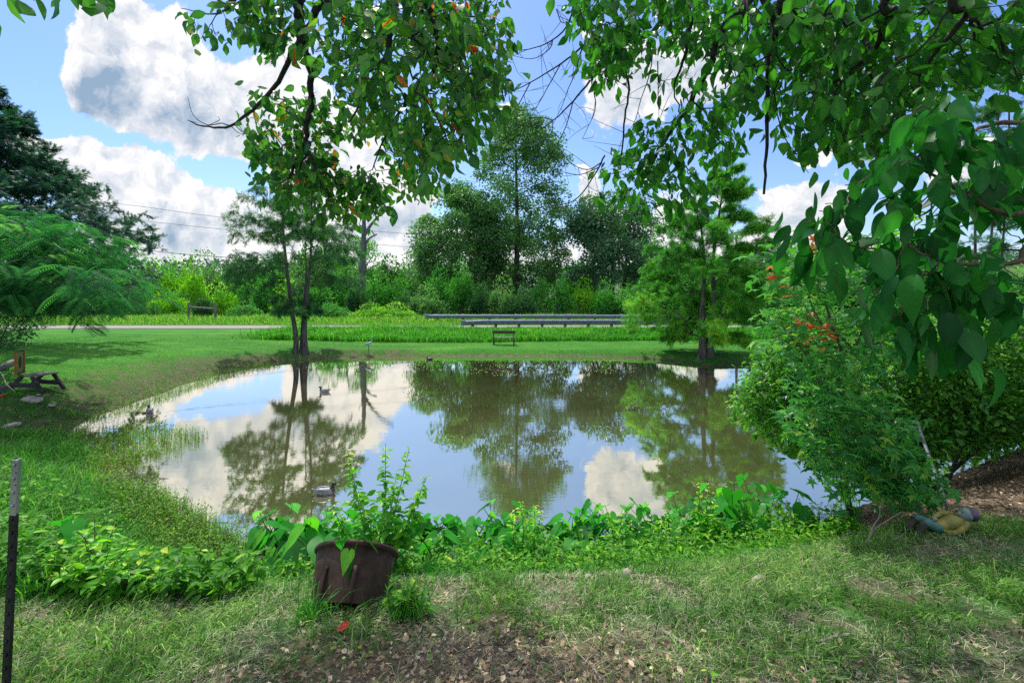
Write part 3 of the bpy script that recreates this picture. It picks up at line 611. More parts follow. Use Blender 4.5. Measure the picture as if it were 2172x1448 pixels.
def tree(name, label, cat, base, trunk, tr, prof, n_att, per, spread, size, tmpl, lmat, bmat, seed=1, group=None, rtip=.012, lift=.05, alpha=.35, tm=.5, down=.3, jit=.06, shell=.45, trunks=None, minr=0., flat=.6, zsq=.7, ex=.45, clump=True, crown='crown', nsub=3, lobe=0):
    """trunk: list of control points (world); tr: radius at foot and top"""
    rng = np.random.default_rng(seed); base = np.array(base, float); root = thing(name, label, cat, tuple(base), 0, group)
    mb = MB(); seeds = []; spar = []; rm = []; sl = []
    for tk in ([(trunk, tr)] + (trunks or [])):
        pth = spline(tk[0], 6); r = tk[1][0] + (tk[1][1] - tk[1][0]) * np.linspace(0, 1, len(pth)) ** .8
        r = r * (1 + .55 * np.exp(-np.arange(len(pth)) * .9)); mb.tube(pth, r, 9, tint=.5)
        o = len(seeds); st = 2 if len(pth) > 6 else 1
        for q in range(st, len(pth)): seeds.append(pth[q]); spar.append(-1 if q == st else len(seeds) - 2); rm.append(r[q]); sl.append(0)
    f = prof_sampler(rng, 0, 0, prof, shell)
    def g(n):
        q = f(n); tpx = np.array(seeds); ax = np.interp(q[:, 2], tpx[:len(spline(trunk, 6)) - 2, 2], tpx[:len(spline(trunk, 6)) - 2, 0]); ay = np.interp(q[:, 2], tpx[:len(spline(trunk, 6)) - 2, 2], tpx[:len(spline(trunk, 6)) - 2, 1])
        q[:, 0] += ax; q[:, 1] += ay; return q
    att = clumped(rng, n_att, g) if clump else g(n_att)
    N, par, tips = grow(np.array(seeds), spar, att, nsub, jit, lift, alpha, np.zeros(len(seeds)))
    r = radii(par, rtip, ex, np.array(rm)); wood(mb, N, par, r, 4, minr)
    mb.obj('trunk', bmat, root, True, base)
    extra = N[len(seeds):]; extra = extra[rng.random(len(extra)) < .25]
    pts = np.vstack([att, extra]); pos, d, nr, sc, ti = foliage(rng, pts, per, spread, size, down, flat, tm, .2, .5, zsq)
    if lobe:      # leaves gathered on the outside of bough-end clumps
        idx = np.repeat(np.arange(len(att)), per); d0 = rdir(rng, len(idx), -.12, .95); R = (lobe * (.55 + .75 * rng.random(len(att))))[idx] * (.62 + .48 * rng.random(len(idx)) ** .6) * (1 + .28 * np.sin(d0[:, 0] * 8 + idx) * np.sin(d0[:, 1] * 7 + d0[:, 2] * 9 + idx))
        pos = att[idx] + d0 * R[:, None] * np.array([1, 1, .72]); d = unit(d0 * .7 + rng.normal(size=pos.shape) * .6 + np.array([0, 0, -.3])); nr = unit(d0 * .7 + rng.normal(size=pos.shape) * .5 + UP * .5)
        sc = size * (.6 + .8 * rng.random(len(idx))); ti = np.clip(tm + (rng.random(len(att)) - .5)[idx] * .4 + rng.normal(size=len(idx)) * .13, 0, 1)
    V, Fa, T = scatter(tmpl, pos, frames(d, nr), sc, ti)
    obj(crown, make_mesh(crown, V - base, [Fa], lmat, T), root)
    return root

far_leaf = leafmat('far_tree_leaves', [(0, (.022, .075, .030)), (.5, (.058, .155, .048)), (.85, (.14, .26, .07)), (1, (.27, .32, .10))], .35, .45, .45)
far_dark = leafmat('dark_tree_leaves', [(0, (.020, .062, .036)), (.6, (.052, .13, .065)), (1, (.14, .23, .12))], .3, .4, .5)  # blue-green cast in the leaf colour stands in for distance haze
mid_leaf = leafmat('thicket_leaves', [(0, (.015, .075, .018)), (.5, (.035, .165, .026)), (.85, (.09, .27, .035)), (1, (.20, .34, .05))], .4, .5)
yel_leaf = leafmat('yellow_green_leaves', [(0, (.04, .13, .012)), (.5, (.11, .28, .018)), (.85, (.22, .38, .025)), (1, (.38, .42, .05))], .45, .5)
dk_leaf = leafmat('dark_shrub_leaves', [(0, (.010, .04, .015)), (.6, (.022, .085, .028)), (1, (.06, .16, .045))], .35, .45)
cyp_dark = leafmat('feathery_needles_dark', [(0, (.012, .055, .028)), (.5, (.025, .105, .035)), (1, (.07, .17, .045))], .35, .5)
cyp_leaf = leafmat('feathery_needles', [(0, (.014, .08, .018)), (.5, (.038, .17, .022)), (.85, (.10, .28, .028)), (1, (.22, .36, .035))], .4, .5)
ced_leaf = leafmat('cedar_needles', [(0, (.012, .042, .032)), (.6, (.022, .085, .055)), (1, (.05, .15, .08))], .2, .55)
gtop = .5
D_ = t_diam(.36, .1)
# tall sweetgum in the middle
b = P(1092, 0, 60); bz = h1(b[0], 60)
def zpx(py, D): return CH + (HY - py) * D / F
def tcrown(rows, cx, D): return [(zpx(py, D), (cx - l) * D / F, (r - cx) * D / F) for (py, l, r) in rows]
tree('sweetgum_tree', 'tallest tree, slender and open, standing behind the guardrail at the middle of the far bank', 'tree', (b[0], 60, bz),
     [(b[0], 60, bz), (b[0] + .3, 60, 9), (b[0] + .2, 60, 17), (b[0] + .1, 60, 26)], (.48, .06),
     tcrown([(632, 1050, 1150), (570, 1015, 1200), (480, 995, 1215), (440, 1000, 1214), (395, 1010, 1190), (360, 1000, 1212), (300, 1012, 1186), (262, 1040, 1170), (236, 1072, 1108)], 1092, 60), 330, 170, .62, .27, D_, far_leaf, bark, 21, lobe=1.15, rtip=.02, lift=-.03, tm=.42, ex=.42)
b = P(965, 0, 58); bz = h1(b[0], 58)
tree('round_broadleaf_tree', 'broad dense round-topped tree just left of the tallest tree', 'tree', (b[0], 58, bz), [(b[0], 58, bz), (b[0] + .2, 58, 6), (b[0] + .3, 58, 14)], (.40, .07),
     tcrown([(640, 900, 1040), (560, 885, 1065), (500, 888, 1060), (450, 905, 1045), (420, 930, 1025), (402, 960, 995)], 970, 58), 150, 310, .70, .28, D_, far_leaf, bark, 22, lobe=1.45, rtip=.02, tm=.5, ex=.42)
b = P(1295, 0, 57); bz = h1(b[0], 57)
tree('dark_oak_tree', 'dark blue-green spreading tree right of the tallest tree', 'tree', (b[0], 57, bz), [(b[0], 57, bz), (b[0] + .3, 57, 7), (b[0] - .2, 57, 13)], (.42, .07),
     tcrown([(600, 1225, 1400), (560, 1215, 1420), (500, 1205, 1420), (460, 1220, 1400), (430, 1250, 1370), (410, 1280, 1330)], 1300, 57), 105, 340, .68, .28, D_, far_dark, bark, 23, lobe=1.5, rtip=.02, tm=.45, ex=.42,
     trunks=[([(b[0] + 1.6, 57.5, bz), (b[0] + 2.2, 57.5, 8), (b[0] + 3.0, 57.5, 13)], (.26, .06))])
b = P(735, 0, 63); bz = h1(b[0], 63)
tree('thin_poplar_tree', 'sparse pale green tree seen behind the bare dead snag', 'tree', (b[0], 63, bz), [(b[0], 63, bz), (b[0], 63, 7), (b[0] + .4, 63, 11)], (.22, .05),
     tcrown([(620, 700, 780), (570, 690, 800), (520, 695, 795), (490, 712, 770)], 738, 63), 40, 170, .6, .25, D_, mid_leaf, bark, 24, lobe=1.0, rtip=.018, tm=.6, ex=.42)

# dead snag
mb = MB(); D = 55; b = ground(772, 665); bx = P(772, 0, D)
z0 = h1(bx[0], D); root = thing('dead_tree', 'bare dead grey snag with broken limbs behind the left cypress', 'dead tree', (bx[0], D, z0))
pth = spline([P(770, 672, D), P(768, 600, D), P(771, 520, D), P(772, 470, D), P(770, 418, D)], 6); pth[0][2] = z0
mb.tube(pth, np.linspace(.50, .17, len(pth)) + .04 * np.sin(np.arange(len(pth)) * 1.7), 9)
mb.obj('trunk', snagm, root, True, (bx[0], D, z0))
for q, r0, r1 in [([(771, 503), (785, 478), (797, 462), (815, 444), (832, 430)], .22, .05), ([(772, 522), (783, 505), (798, 496)], .15, .09), ([(768, 570), (778, 560), (790, 540)], .14, .03), ([(772, 480), (762, 477), (760, 470)], .08, .03), ([(814, 444), (824, 444), (834, 437)], .07, .05), ([(766, 585), (778, 575), (790, 562)], .09, .04)]:
    m2 = MB(); pt = spline([P(a, c, D) + np.array([0, .15 * i_, 0]) for i_, (a, c) in enumerate(q)], 4); m2.tube(pt, np.linspace(r0, r1, len(pt)), 6); m2.obj('broken_limb', snagm, root, True, (bx[0], D, z0))

# bald cypresses standing at the pond's edge
tuft = t_spray(6, .05, .42, -.1)
spr = t_spray(8, .020, .36, .30)
def cypress(name, label, base, stems, sector, n_att, per, spread, size, lmat, seed, lift, tm, k=0, rt=.006, zsq=.5):
    rng = np.random.default_rng(seed); base = np.array(base, float); root = thing(name, label, 'tree', tuple(base)); mb = MB(); seeds = []; spar = []; rm = []
    for pts, r0, r1 in stems:
        pth = spline(pts, 7); r = r0 + (r1 - r0) * np.linspace(0, 1, len(pth)) ** .75; r = r * (1 + .6 * np.exp(-np.arange(len(pth)) * .55)); 
        # fluted foot
        mb.tube(pth, r, 10)
        for q in range(5, len(pth)): seeds.append(pth[q]); spar.append(-1 if q == 5 else len(seeds) - 2); rm.append(r[q])
    att = sector(rng, n_att)
    N, par, tips = grow(np.array(seeds), spar, att, 4, .035, lift, .10)
    r = radii(par, rt, .42, np.array(rm)); wood(mb, N, par, r, 4); mb.obj('trunk', bark_grey, root, True, base)
    new = np.arange(len(seeds), len(N)); L = np.linalg.norm(N[new] - N[par[new]], axis=1)
    # sprays along every outer twig, pointing out and hanging
    idx = np.repeat(new, per); t = rng.random(len(idx)); pos = N[par[idx]] + (N[idx] - N[par[idx]]) * t[:, None] + rng.normal(size=(len(idx), 3)) * spread * np.array([1, 1, zsq])
    keep = (r[idx] < .03); idx, pos = idx[keep], pos[keep]
    d = unit(unit(N[idx] - N[par[idx]]) * .8 + rng.normal(size=(len(idx), 3)) * .55 + np.array([0, 0, -.30])); nr = unit(rng.normal(size=(len(idx), 3)) * .45 + UP)
    cl = fbm(pos[:, 0] + pos[:, 2], pos[:, 1] + pos[:, 2] * .6, 1.1, 3)
    V, Fa, T = scatter(tuft if lmat is ced_leaf else spr, pos, frames(d, nr), size * (.6 + .8 * rng.random(len(idx))), np.clip(tm + (cl - .5) * .9 + rng.normal(size=len(idx)) * .13, 0, 1)); obj('crown', make_mesh('crown', V - base, [Fa], lmat, T), root)
    return root
def tiers(axis, prof, ntier, n, azf=None, w0=1.6):
    """crown points gathered on boughs that leave the axis at a slant"""
    pr = np.array(prof, float)
    def f(rng, n_):
        out = []; zz = np.linspace(pr[0, 0], pr[-1, 0], 300); w = (np.interp(zz, pr[:, 0], pr[:, 1] + pr[:, 2]) + w0)
        zt = rng.choice(zz, ntier, p=w / w.sum()); az = np.arange(ntier) * 2.4 + rng.normal(size=ntier) * .3; az = az if azf is None else azf(az, rng); per = n_ // ntier
        for z, a in zip(zt, az):
            c = math.cos(a); R = (np.interp(z, pr[:, 0], pr[:, 2]) if c > 0 else np.interp(z, pr[:, 0], pr[:, 1])); Rd = (np.interp(z, pr[:, 0], pr[:, 1]) + np.interp(z, pr[:, 0], pr[:, 2])) / 2
            R = abs(c) * R + (1 - abs(c)) * Rd * .85
            t = .25 + .75 * rng.random(per) ** .7; sp_ = rng.normal(size=per) * .16 * R * (1.15 - t * .7)
            x0 = np.interp(z, axis[:, 2], axis[:, 0]); y0 = np.interp(z, axis[:, 2], axis[:, 1]); slope = np.interp(z, [pr[0, 0], pr[-1, 0]], [-.12, .5])
            out.append(np.stack([x0 + math.cos(a) * R * t - math.sin(a) * sp_, y0 + math.sin(a) * R * t + math.cos(a) * sp_, z + R * slope * (t - .8) + rng.normal(size=per) * .06 * R - .10 * R * t ** 3], -1))
        return np.vstack(out)
    return f
D = 21.9; b = P(636, 762, D); b[2] = -.15
def q_(px, py, dy=0): return P(px, py, D) + np.array([0, dy, 0])
ax = np.array([q_(640, 700), q_(632, 560), q_(628, 380)]); ax = ax[np.argsort(ax[:, 2])]
pf = [(zpx(672, D), .3, .3), (zpx(655, D), 1.3, 1.3), (zpx(630, D), 1.9, 1.9), (zpx(600, D), 3.2, 2.9), (zpx(560, D), 3.3, 3.4), (zpx(510, D), 3.2, 3.0), (zpx(460, D), 3.1, 2.5), (zpx(420, D), 2.6, 1.8), (zpx(385, D), 1.6, 1.0), (zpx(365, D), .8, .5)]
cypress('bald_cypress_tree', 'airy three-stemmed cypress standing in the water at the left end of the pond', b,
        [([q_(624, 768, -.05), q_(628, 720), q_(618, 650), q_(605, 540), q_(598, 470, .1), q_(594, 390, .1)], .155, .025),
         ([q_(648, 768, .05), q_(644, 700, .1), q_(648, 620, .2), q_(655, 540, .2), q_(655, 400, .3)], .150, .025),
         ([q_(636, 762, .1), q_(635, 690, .3), q_(638, 600, .5), q_(637, 560, .6), q_(632, 480, .8)], .085, .015)],
        tiers(ax, pf, 84, 1800, None, 4.0), 1800, 3, .05, .22, cyp_dark, 31, .04, .48)
D = 20.6; b = P(1497, 772, D); b[2] = -.1
ax = np.array([q_(1500, 700), q_(1510, 560), q_(1540, 340)]); ax = ax[np.argsort(ax[:, 2])]
pf = [(zpx(722, D), 2.4, .5), (zpx(700, D), 3.6, 2.5), (zpx(650, D), 3.9, 3.0), (zpx(600, D), 3.6, 3.0), (zpx(540, D), 3.3, 2.8), (zpx(480, D), 2.8, 2.5), (zpx(430, D), 1.9, 1.7), (zpx(390, D), 1.3, 1.2), (zpx(350, D), .6, .6), (zpx(325, D), .2, .2)]
cypress('bald_cypress_tree', 'dense bright green cypress with two fused stems on the muddy right bank', b,
        [([q_(1488, 775, -.05), q_(1490, 730), q_(1490, 660), q_(1494, 560), q_(1488, 470, .1)], .22, .04), ([q_(1505, 775, .05), q_(1507, 720), q_(1515, 640), q_(1512, 560), q_(1528, 450, .1), q_(1548, 330, .1)], .21, .02)],
        tiers(ax, pf, 88, 3100, None, 1.0), 3100, 6, .055, .21, cyp_leaf, 32, .03, .60)
D = 16.6; b = P(2080, 800, D); b[2] = h1(b[0], D)
ax = np.array([q_(2080, 700), q_(2080, 300), q_(2080, 100)]); ax = ax[np.argsort(ax[:, 2])]
pf = [(zpx(560, D), 1.0, 1.0), (zpx(430, D), 1.9, 1.7), (zpx(300, D), 1.7, 1.7), (zpx(200, D), 1.2, 1.2), (zpx(120, D), .4, .4)]
st_ = [([b, q_(2070, 600), q_(2065, 400), q_(2040, 240)], .07, .02), ([b + np.array([.1, .1, 0]), q_(2095, 600), q_(2110, 400), q_(2120, 200)], .06, .02), ([b + np.array([.2, 0, 0]), q_(2120, 600), q_(2140, 300), q_(2135, 140)], .05, .02)]
cypress('bald_cypress_tree', 'slender feathery tree rising behind the big hanging leaves at the right edge', b, st_, tiers(ax, pf, 50, 700), 700, 5, .06, .16, cyp_dark, 33, .05, .5, rt=.004)

# eastern cedar at the left edge
D = 21; b = P(-75, 700, D); b[2] = h1(b[0], D)
ax = np.array([q_(-75, 700), q_(-80, 400), q_(-85, 150)]); ax = ax[np.argsort(ax[:, 2])]
pf = [(zpx(560, D), 2.5, 7.6), (zpx(510, D), 2.5, 8.8), (zpx(450, D), 2.5, 8.4), (zpx(410, D), 2.2, 6.0), (zpx(340, D), 2.0, 4.4), (zpx(280, D), 1.8, 3.2), (zpx(225, D), 1.5, 2.4), (zpx(170, D), .9, 1.4), (zpx(140, D), .3, .4)]
cypress('cedar_tree', 'dark blue-green cedar with ragged spreading boughs at the left edge', b, [([b, q_(-78, 560), q_(-80, 400), q_(-85, 150)], .24, .03)],
        tiers(ax, pf, 95, 3600, lambda a, r: np.where(r.random(len(a)) < .78, r.normal(0, .75, len(a)) - .2, a), 1.5), 3600, 4, .06, .21, ced_leaf, 41, -.03, .42)

# silk tree: feathery fronds in flat layers
D = 12.5; b = P(-60, 740, D); b[2] = h1(b[0], D); rng = np.random.default_rng(43)
silk = leafmat('silk_tree_fronds', [(0, (.008, .05, .028)), (.5, (.016, .095, .036)), (.85, (.035, .17, .05)), (1, (.09, .25, .07))], .38, .5)
root = thing('silk_tree', 'silk tree with layers of feathery fronds reaching in from the left edge', 'tree', tuple(b)); mb = MB()
pth = spline([b, P(-50, 640, D), P(-20, 560, D), P(0, 500, D)], 6); rr = np.linspace(.12, .04, len(pth)); mb.tube(pth, rr, 8)
lay = []
for (px0, py0, px1, py1, wv, n_) in [(-40, 600, 300, 625, .75, 80), (-40, 560, 255, 590, .8, 80), (-30, 530, 230, 545, .8, 80), (-40, 500, 190, 500, .8, 70), (-60, 480, 70, 455, .8, 60), (-30, 620, 210, 650, .6, 60), (-30, 600, 130, 628, .7, 55), (-60, 520, 100, 520, .9, 60), (-70, 570, 90, 560, .9, 50)]:
    t = rng.random(n_) ** .8; a0 = P(px0, py0, D + rng.uniform(-1.2, 1.0)); a1 = P(px1, py1, D + rng.uniform(-1.6, .6)); q = a0 + (a1 - a0) * t[:, None] + rng.normal(size=(n_, 3)) * np.array([.20, wv, .17]) + np.array([0, 0, 1.]) * (.14 * np.sin(np.pi * t))[:, None] - np.array([0, 0, .1]); lay.append(q)
att = np.vstack(lay); N, par, tips = grow(pth, [-1] + list(range(len(pth) - 1)), att, 4, .03, .08, .10); r = radii(par, .005, .42, rr); wood(mb, N, par, r, 5); mb.obj('trunk', bark, root, True, b)
k = 2; idx = np.repeat(np.arange(len(att)), k); pd = unit(N[tips] - N[par[tips]]); az = rng.random(len(idx)) * 6.283
d = unit(pd[idx] * np.array([1, 1, .3]) * .9 + np.stack([np.cos(az), np.sin(az), -.10 - .2 * rng.random(len(idx))], -1)); nr = unit(UP + rng.normal(size=(len(idx), 3)) * .16)
V, Fa, T = scatter(t_frond(11, .36, .40), att[idx] + rng.normal(size=(len(idx), 3)) * .05, frames(d, nr), .42 + .26 * rng.random(len(idx)), np.clip(rng.normal(.5, .27, len(idx)), 0, 1)); obj('frond', make_mesh('frond', V - b, [Fa], silk, T), root)['kind'] = 'stuff'
root.children[-1].name = 'fronds'

# ---- thicket across the road: single shrubs, each its own object; leaves spread over overlapping lobes
def shrub_mesh(seed, nl, size, tmpl=D_, lobes=17, lm=mid_leaf):
    rng = np.random.default_rng(seed); c = rdir(rng, lobes, 0, .8) * np.array([.55, .55, .34]) * (.6 + .4 * rng.random((lobes, 1))); c[:, 2] = np.abs(c[:, 2]) * 1.35 + .22; c[0] = (0, 0, .72); rad = .13 + .17 * rng.random(lobes) ** 1.5; rad[:3] += .12
    k = rng.integers(0, lobes, nl); d0 = rdir(rng, nl, -.15, .9); pos = c[k] + d0 * (rad[k] * (.65 + .42 * rng.random(nl) ** .5) * (1 + .22 * np.sin(d0[:, 0] * 9 + k) * np.cos(d0[:, 1] * 8 + d0[:, 2] * 7)))[:, None]
    pos[:, 2] = np.where(pos[:, 2] < .02, np.abs(pos[:, 2]) + .02, pos[:, 2]); d = unit(d0 + rng.normal(size=(nl, 3)) * .6 + np.array([0, 0, -.3])); nr = unit(d0 * .6 + rng.normal(size=(nl, 3)) * .6 + UP * .6)
    V, Fa, T = scatter(tmpl, pos, frames(d, nr), size * (.6 + .8 * rng.random(nl)), np.clip(rng.normal(.45, .17, nl) + (rng.random(lobes)[k] - .5) * .35, 0, 1)); cm = make_mesh('crown', V, [Fa], lm, T)
    mb = MB()
    for q in range(6): a = q * 1.05 + rng.random(); mb.tube(spline([(.05 * math.cos(a), .05 * math.sin(a), 0), (.12 * math.cos(a), .12 * math.sin(a), .3), tuple(c[q % lobes] * np.array([.8, .8, 1]))], 3), np.linspace(.020, .006, 7), 5)
    return cm, mb.mesh('stems', bark, True)
SH = {}
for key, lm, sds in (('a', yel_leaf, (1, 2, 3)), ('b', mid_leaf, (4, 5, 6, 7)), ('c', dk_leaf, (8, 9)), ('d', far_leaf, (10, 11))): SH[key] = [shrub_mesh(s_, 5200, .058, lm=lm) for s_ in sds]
shrubs = [  # px, top row, half width px, distance, kind, what sets it apart
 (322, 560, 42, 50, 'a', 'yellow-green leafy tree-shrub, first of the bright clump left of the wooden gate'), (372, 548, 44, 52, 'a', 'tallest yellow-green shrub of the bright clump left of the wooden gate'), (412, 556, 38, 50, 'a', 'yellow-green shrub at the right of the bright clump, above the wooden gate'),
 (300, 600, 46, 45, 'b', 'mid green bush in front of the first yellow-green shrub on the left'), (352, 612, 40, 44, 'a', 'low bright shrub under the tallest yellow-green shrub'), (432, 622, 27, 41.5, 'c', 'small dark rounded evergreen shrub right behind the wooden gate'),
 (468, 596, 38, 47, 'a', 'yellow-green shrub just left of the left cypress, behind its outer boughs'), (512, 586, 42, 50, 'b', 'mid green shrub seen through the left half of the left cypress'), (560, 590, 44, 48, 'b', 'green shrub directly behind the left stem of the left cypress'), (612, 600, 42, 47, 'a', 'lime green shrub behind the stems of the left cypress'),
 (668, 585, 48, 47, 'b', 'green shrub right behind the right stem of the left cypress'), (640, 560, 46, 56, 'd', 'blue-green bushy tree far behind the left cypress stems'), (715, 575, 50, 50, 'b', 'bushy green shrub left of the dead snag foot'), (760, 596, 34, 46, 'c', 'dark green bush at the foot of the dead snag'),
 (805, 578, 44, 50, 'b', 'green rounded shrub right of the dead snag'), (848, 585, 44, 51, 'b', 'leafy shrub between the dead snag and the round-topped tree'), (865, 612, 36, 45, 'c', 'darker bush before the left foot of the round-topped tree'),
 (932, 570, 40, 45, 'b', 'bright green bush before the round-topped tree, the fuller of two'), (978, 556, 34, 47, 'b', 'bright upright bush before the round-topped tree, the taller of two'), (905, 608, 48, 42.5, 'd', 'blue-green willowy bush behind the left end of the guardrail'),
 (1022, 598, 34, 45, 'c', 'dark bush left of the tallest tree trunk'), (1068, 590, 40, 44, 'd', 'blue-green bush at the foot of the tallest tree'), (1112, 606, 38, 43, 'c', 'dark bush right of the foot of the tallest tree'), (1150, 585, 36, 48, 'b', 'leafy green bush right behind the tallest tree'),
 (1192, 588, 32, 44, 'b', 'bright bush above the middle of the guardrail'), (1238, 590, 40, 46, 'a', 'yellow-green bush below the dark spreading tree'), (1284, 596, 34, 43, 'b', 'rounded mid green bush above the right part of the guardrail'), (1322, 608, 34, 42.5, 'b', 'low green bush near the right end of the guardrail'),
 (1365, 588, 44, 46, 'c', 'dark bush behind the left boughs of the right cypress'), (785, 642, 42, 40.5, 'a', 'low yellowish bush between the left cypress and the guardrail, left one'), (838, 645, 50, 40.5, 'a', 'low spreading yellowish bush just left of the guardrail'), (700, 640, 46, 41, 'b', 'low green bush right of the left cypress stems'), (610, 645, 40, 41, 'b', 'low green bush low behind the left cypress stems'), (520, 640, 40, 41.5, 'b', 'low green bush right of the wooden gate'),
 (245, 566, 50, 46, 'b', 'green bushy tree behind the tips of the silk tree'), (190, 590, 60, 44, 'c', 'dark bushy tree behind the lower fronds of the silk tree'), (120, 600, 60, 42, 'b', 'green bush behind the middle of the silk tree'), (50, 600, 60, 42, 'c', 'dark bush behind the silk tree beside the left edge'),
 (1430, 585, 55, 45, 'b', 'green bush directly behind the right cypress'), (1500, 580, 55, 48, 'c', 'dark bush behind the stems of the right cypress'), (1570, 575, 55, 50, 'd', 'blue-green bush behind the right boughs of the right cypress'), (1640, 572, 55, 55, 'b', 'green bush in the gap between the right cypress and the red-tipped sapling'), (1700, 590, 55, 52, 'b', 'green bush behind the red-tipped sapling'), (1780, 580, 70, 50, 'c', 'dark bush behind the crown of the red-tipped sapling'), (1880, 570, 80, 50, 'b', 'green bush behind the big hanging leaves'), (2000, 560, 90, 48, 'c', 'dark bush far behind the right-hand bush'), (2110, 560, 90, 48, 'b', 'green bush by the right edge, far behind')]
rng = np.random.default_rng(51); used = {}
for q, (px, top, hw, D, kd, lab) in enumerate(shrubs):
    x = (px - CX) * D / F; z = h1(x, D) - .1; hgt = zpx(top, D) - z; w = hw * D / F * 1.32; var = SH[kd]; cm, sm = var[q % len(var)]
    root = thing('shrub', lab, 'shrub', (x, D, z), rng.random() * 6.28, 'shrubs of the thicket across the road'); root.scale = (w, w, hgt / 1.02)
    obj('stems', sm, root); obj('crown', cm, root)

for q, (px, top, hw, D, kd, lab) in enumerate([(430, 545, 50, 68, 'd', 'blue-green tree showing above the yellow-green shrubs'), (505, 552, 45, 66, 'd', 'distant tree left of the left cypress, behind its boughs'), (575, 545, 50, 70, 'b', 'distant green tree behind the left stem of the left cypress'), (655, 520, 50, 68, 'd', 'distant tree just right of the left cypress stems'),
        (700, 508, 45, 72, 'b', 'taller pale tree between the left cypress and the dead snag'), (825, 545, 50, 70, 'd', 'distant tree right of the dead snag'), (868, 552, 40, 68, 'b', 'distant pale tree left of the round-topped tree'), (1225, 556, 40, 66, 'b', 'distant tree in the gap right of the tallest tree'), (1385, 540, 60, 66, 'd', 'distant tree behind the left boughs of the right cypress'), (1470, 530, 60, 66, 'd', 'distant tree behind the middle of the right cypress')]):
    x = (px - CX) * D / F; z = h1(x, D) - .1; hgt = zpx(top, D) - z; w = hw * D / F * 1.5; hgt *= 1.06; cm, sm = SH[kd][(q + 1) % len(SH[kd])]; root = thing('background_tree', lab, 'tree', (x, D, z), rng.random() * 6.28, 'trees behind the thicket'); root.scale = (w, w, hgt / 1.02); obj('trunk', sm, root); obj('crown', cm, root)

# far-off woods, one mass
rng = np.random.default_rng(52); pts = []; sz = []
for (x0, x1, yc, hh, n_) in [(-230, 60, 185, 13.5, 90), (-40, 260, 230, 17, 90), (60, 700, 430, 15, 240), (-500, 60, 320, 20, 120), (-160, 40, 120, 9.5, 60)]:
    for q in range(n_):
        cx = rng.uniform(x0, x1); cy = yc + rng.normal() * 14; R = rng.uniform(3.5, 6) * (1 + (yc > 300) * .5); h_ = hh * rng.uniform(.72, 1.12); z0 = h1(cx, cy); k = 190
        d0 = rdir(rng, k, -.2, 1.0); p_ = d0 * (R * (.7 + .35 * rng.random((k, 1)))) * np.array([1, 1, 1.0]) + np.array([cx, cy, z0 + h_ - R]); lowk = rng.random(k) < .35; p_[lowk, 2] = z0 + rng.random(lowk.sum()) * (h_ - R); pts.append(p_); sz.append(np.full(k, R * .20))
pts = np.vstack(pts); sz = np.concatenate(sz); n = len(pts)
woods = leafmat('distant_woods', [(0, (.018, .055, .045)), (.5, (.035, .09, .06)), (1, (.09, .16, .08))], .25, .7)  # teal tint imitates aerial haze over the far woods
V, Fa, T = scatter(D_, pts, frames(rdir(rng, n, .2, .8), unit(rng.normal(size=(n, 3)) + UP)), sz * (.6 + .8 * rng.random(n)), np.clip(rng.normal(.5, .25, n), 0, 1)); kind(obj('distant_woods', make_mesh('distant_woods', V, [Fa], woods, T)), 'stuff')
# ---------------------------------------------------------------- overhanging trees above and beside the camera
def px_path(rows, n=6): return spline([P(a, b, d) for a, b, d in rows], n)
def reg(rng, polys, n, dfun, clump=.0):
    """points in view-side regions with real depth: (polygon in photo pixels, share, depth range)"""
    out = []
    tot = sum(p_[1] for p_ in polys)
    for poly, sh, (d0, d1) in polys:
        m_ = int(n * sh / tot); poly = np.array(poly, float); lo, hi = poly.min(0), poly.max(0); q = rng.random((m_ * 8, 2)) * (hi - lo) + lo; ins = np.zeros(len(q), bool); b_ = np.roll(poly, -1, 0)
        for i in range(len(poly)): ins ^= ((poly[i, 1] > q[:, 1]) != (b_[i, 1] > q[:, 1])) & (q[:, 0] < (b_[i, 0] - poly[i, 0]) * (q[:, 1] - poly[i, 1]) / (b_[i, 1] - poly[i, 1] + 1e-12) + poly[i, 0])
        q = q[ins][:m_]; D = rng.uniform(d0, d1, len(q)); out.append(np.stack([(q[:, 0] - CX) * D / F, D, CH + (HY - q[:, 1]) * D / F], -1))
    return np.vstack(out)
dog_leaf = leafmat('dogwood_leaves', [(0, (.012, .05, .026)), (.5, (.026, .095, .024)), (.92, (.07, .18, .028)), (.965, (.12, .22, .03)), (.985, (.50, .035, .02)), (1, (.55, .04, .02))], .42, .38, .5, 1.7)
ash_leaf = leafmat('ash_leaves', [(0, (.008, .045, .012)), (.5, (.018, .09, .014)), (1, (.05, .18, .022))], .42, .38, .5, 1.7)
big_leaf = leafmat('large_glossy_leaves', [(0, (.005, .040, .012)), (.5, (.010, .085, .016)), (1, (.028, .15, .024))], .42, .45, .35, 1.6)
OV = t_ovate(.31, .35, .22); OVL = t_ovate(.28, .4, .18)
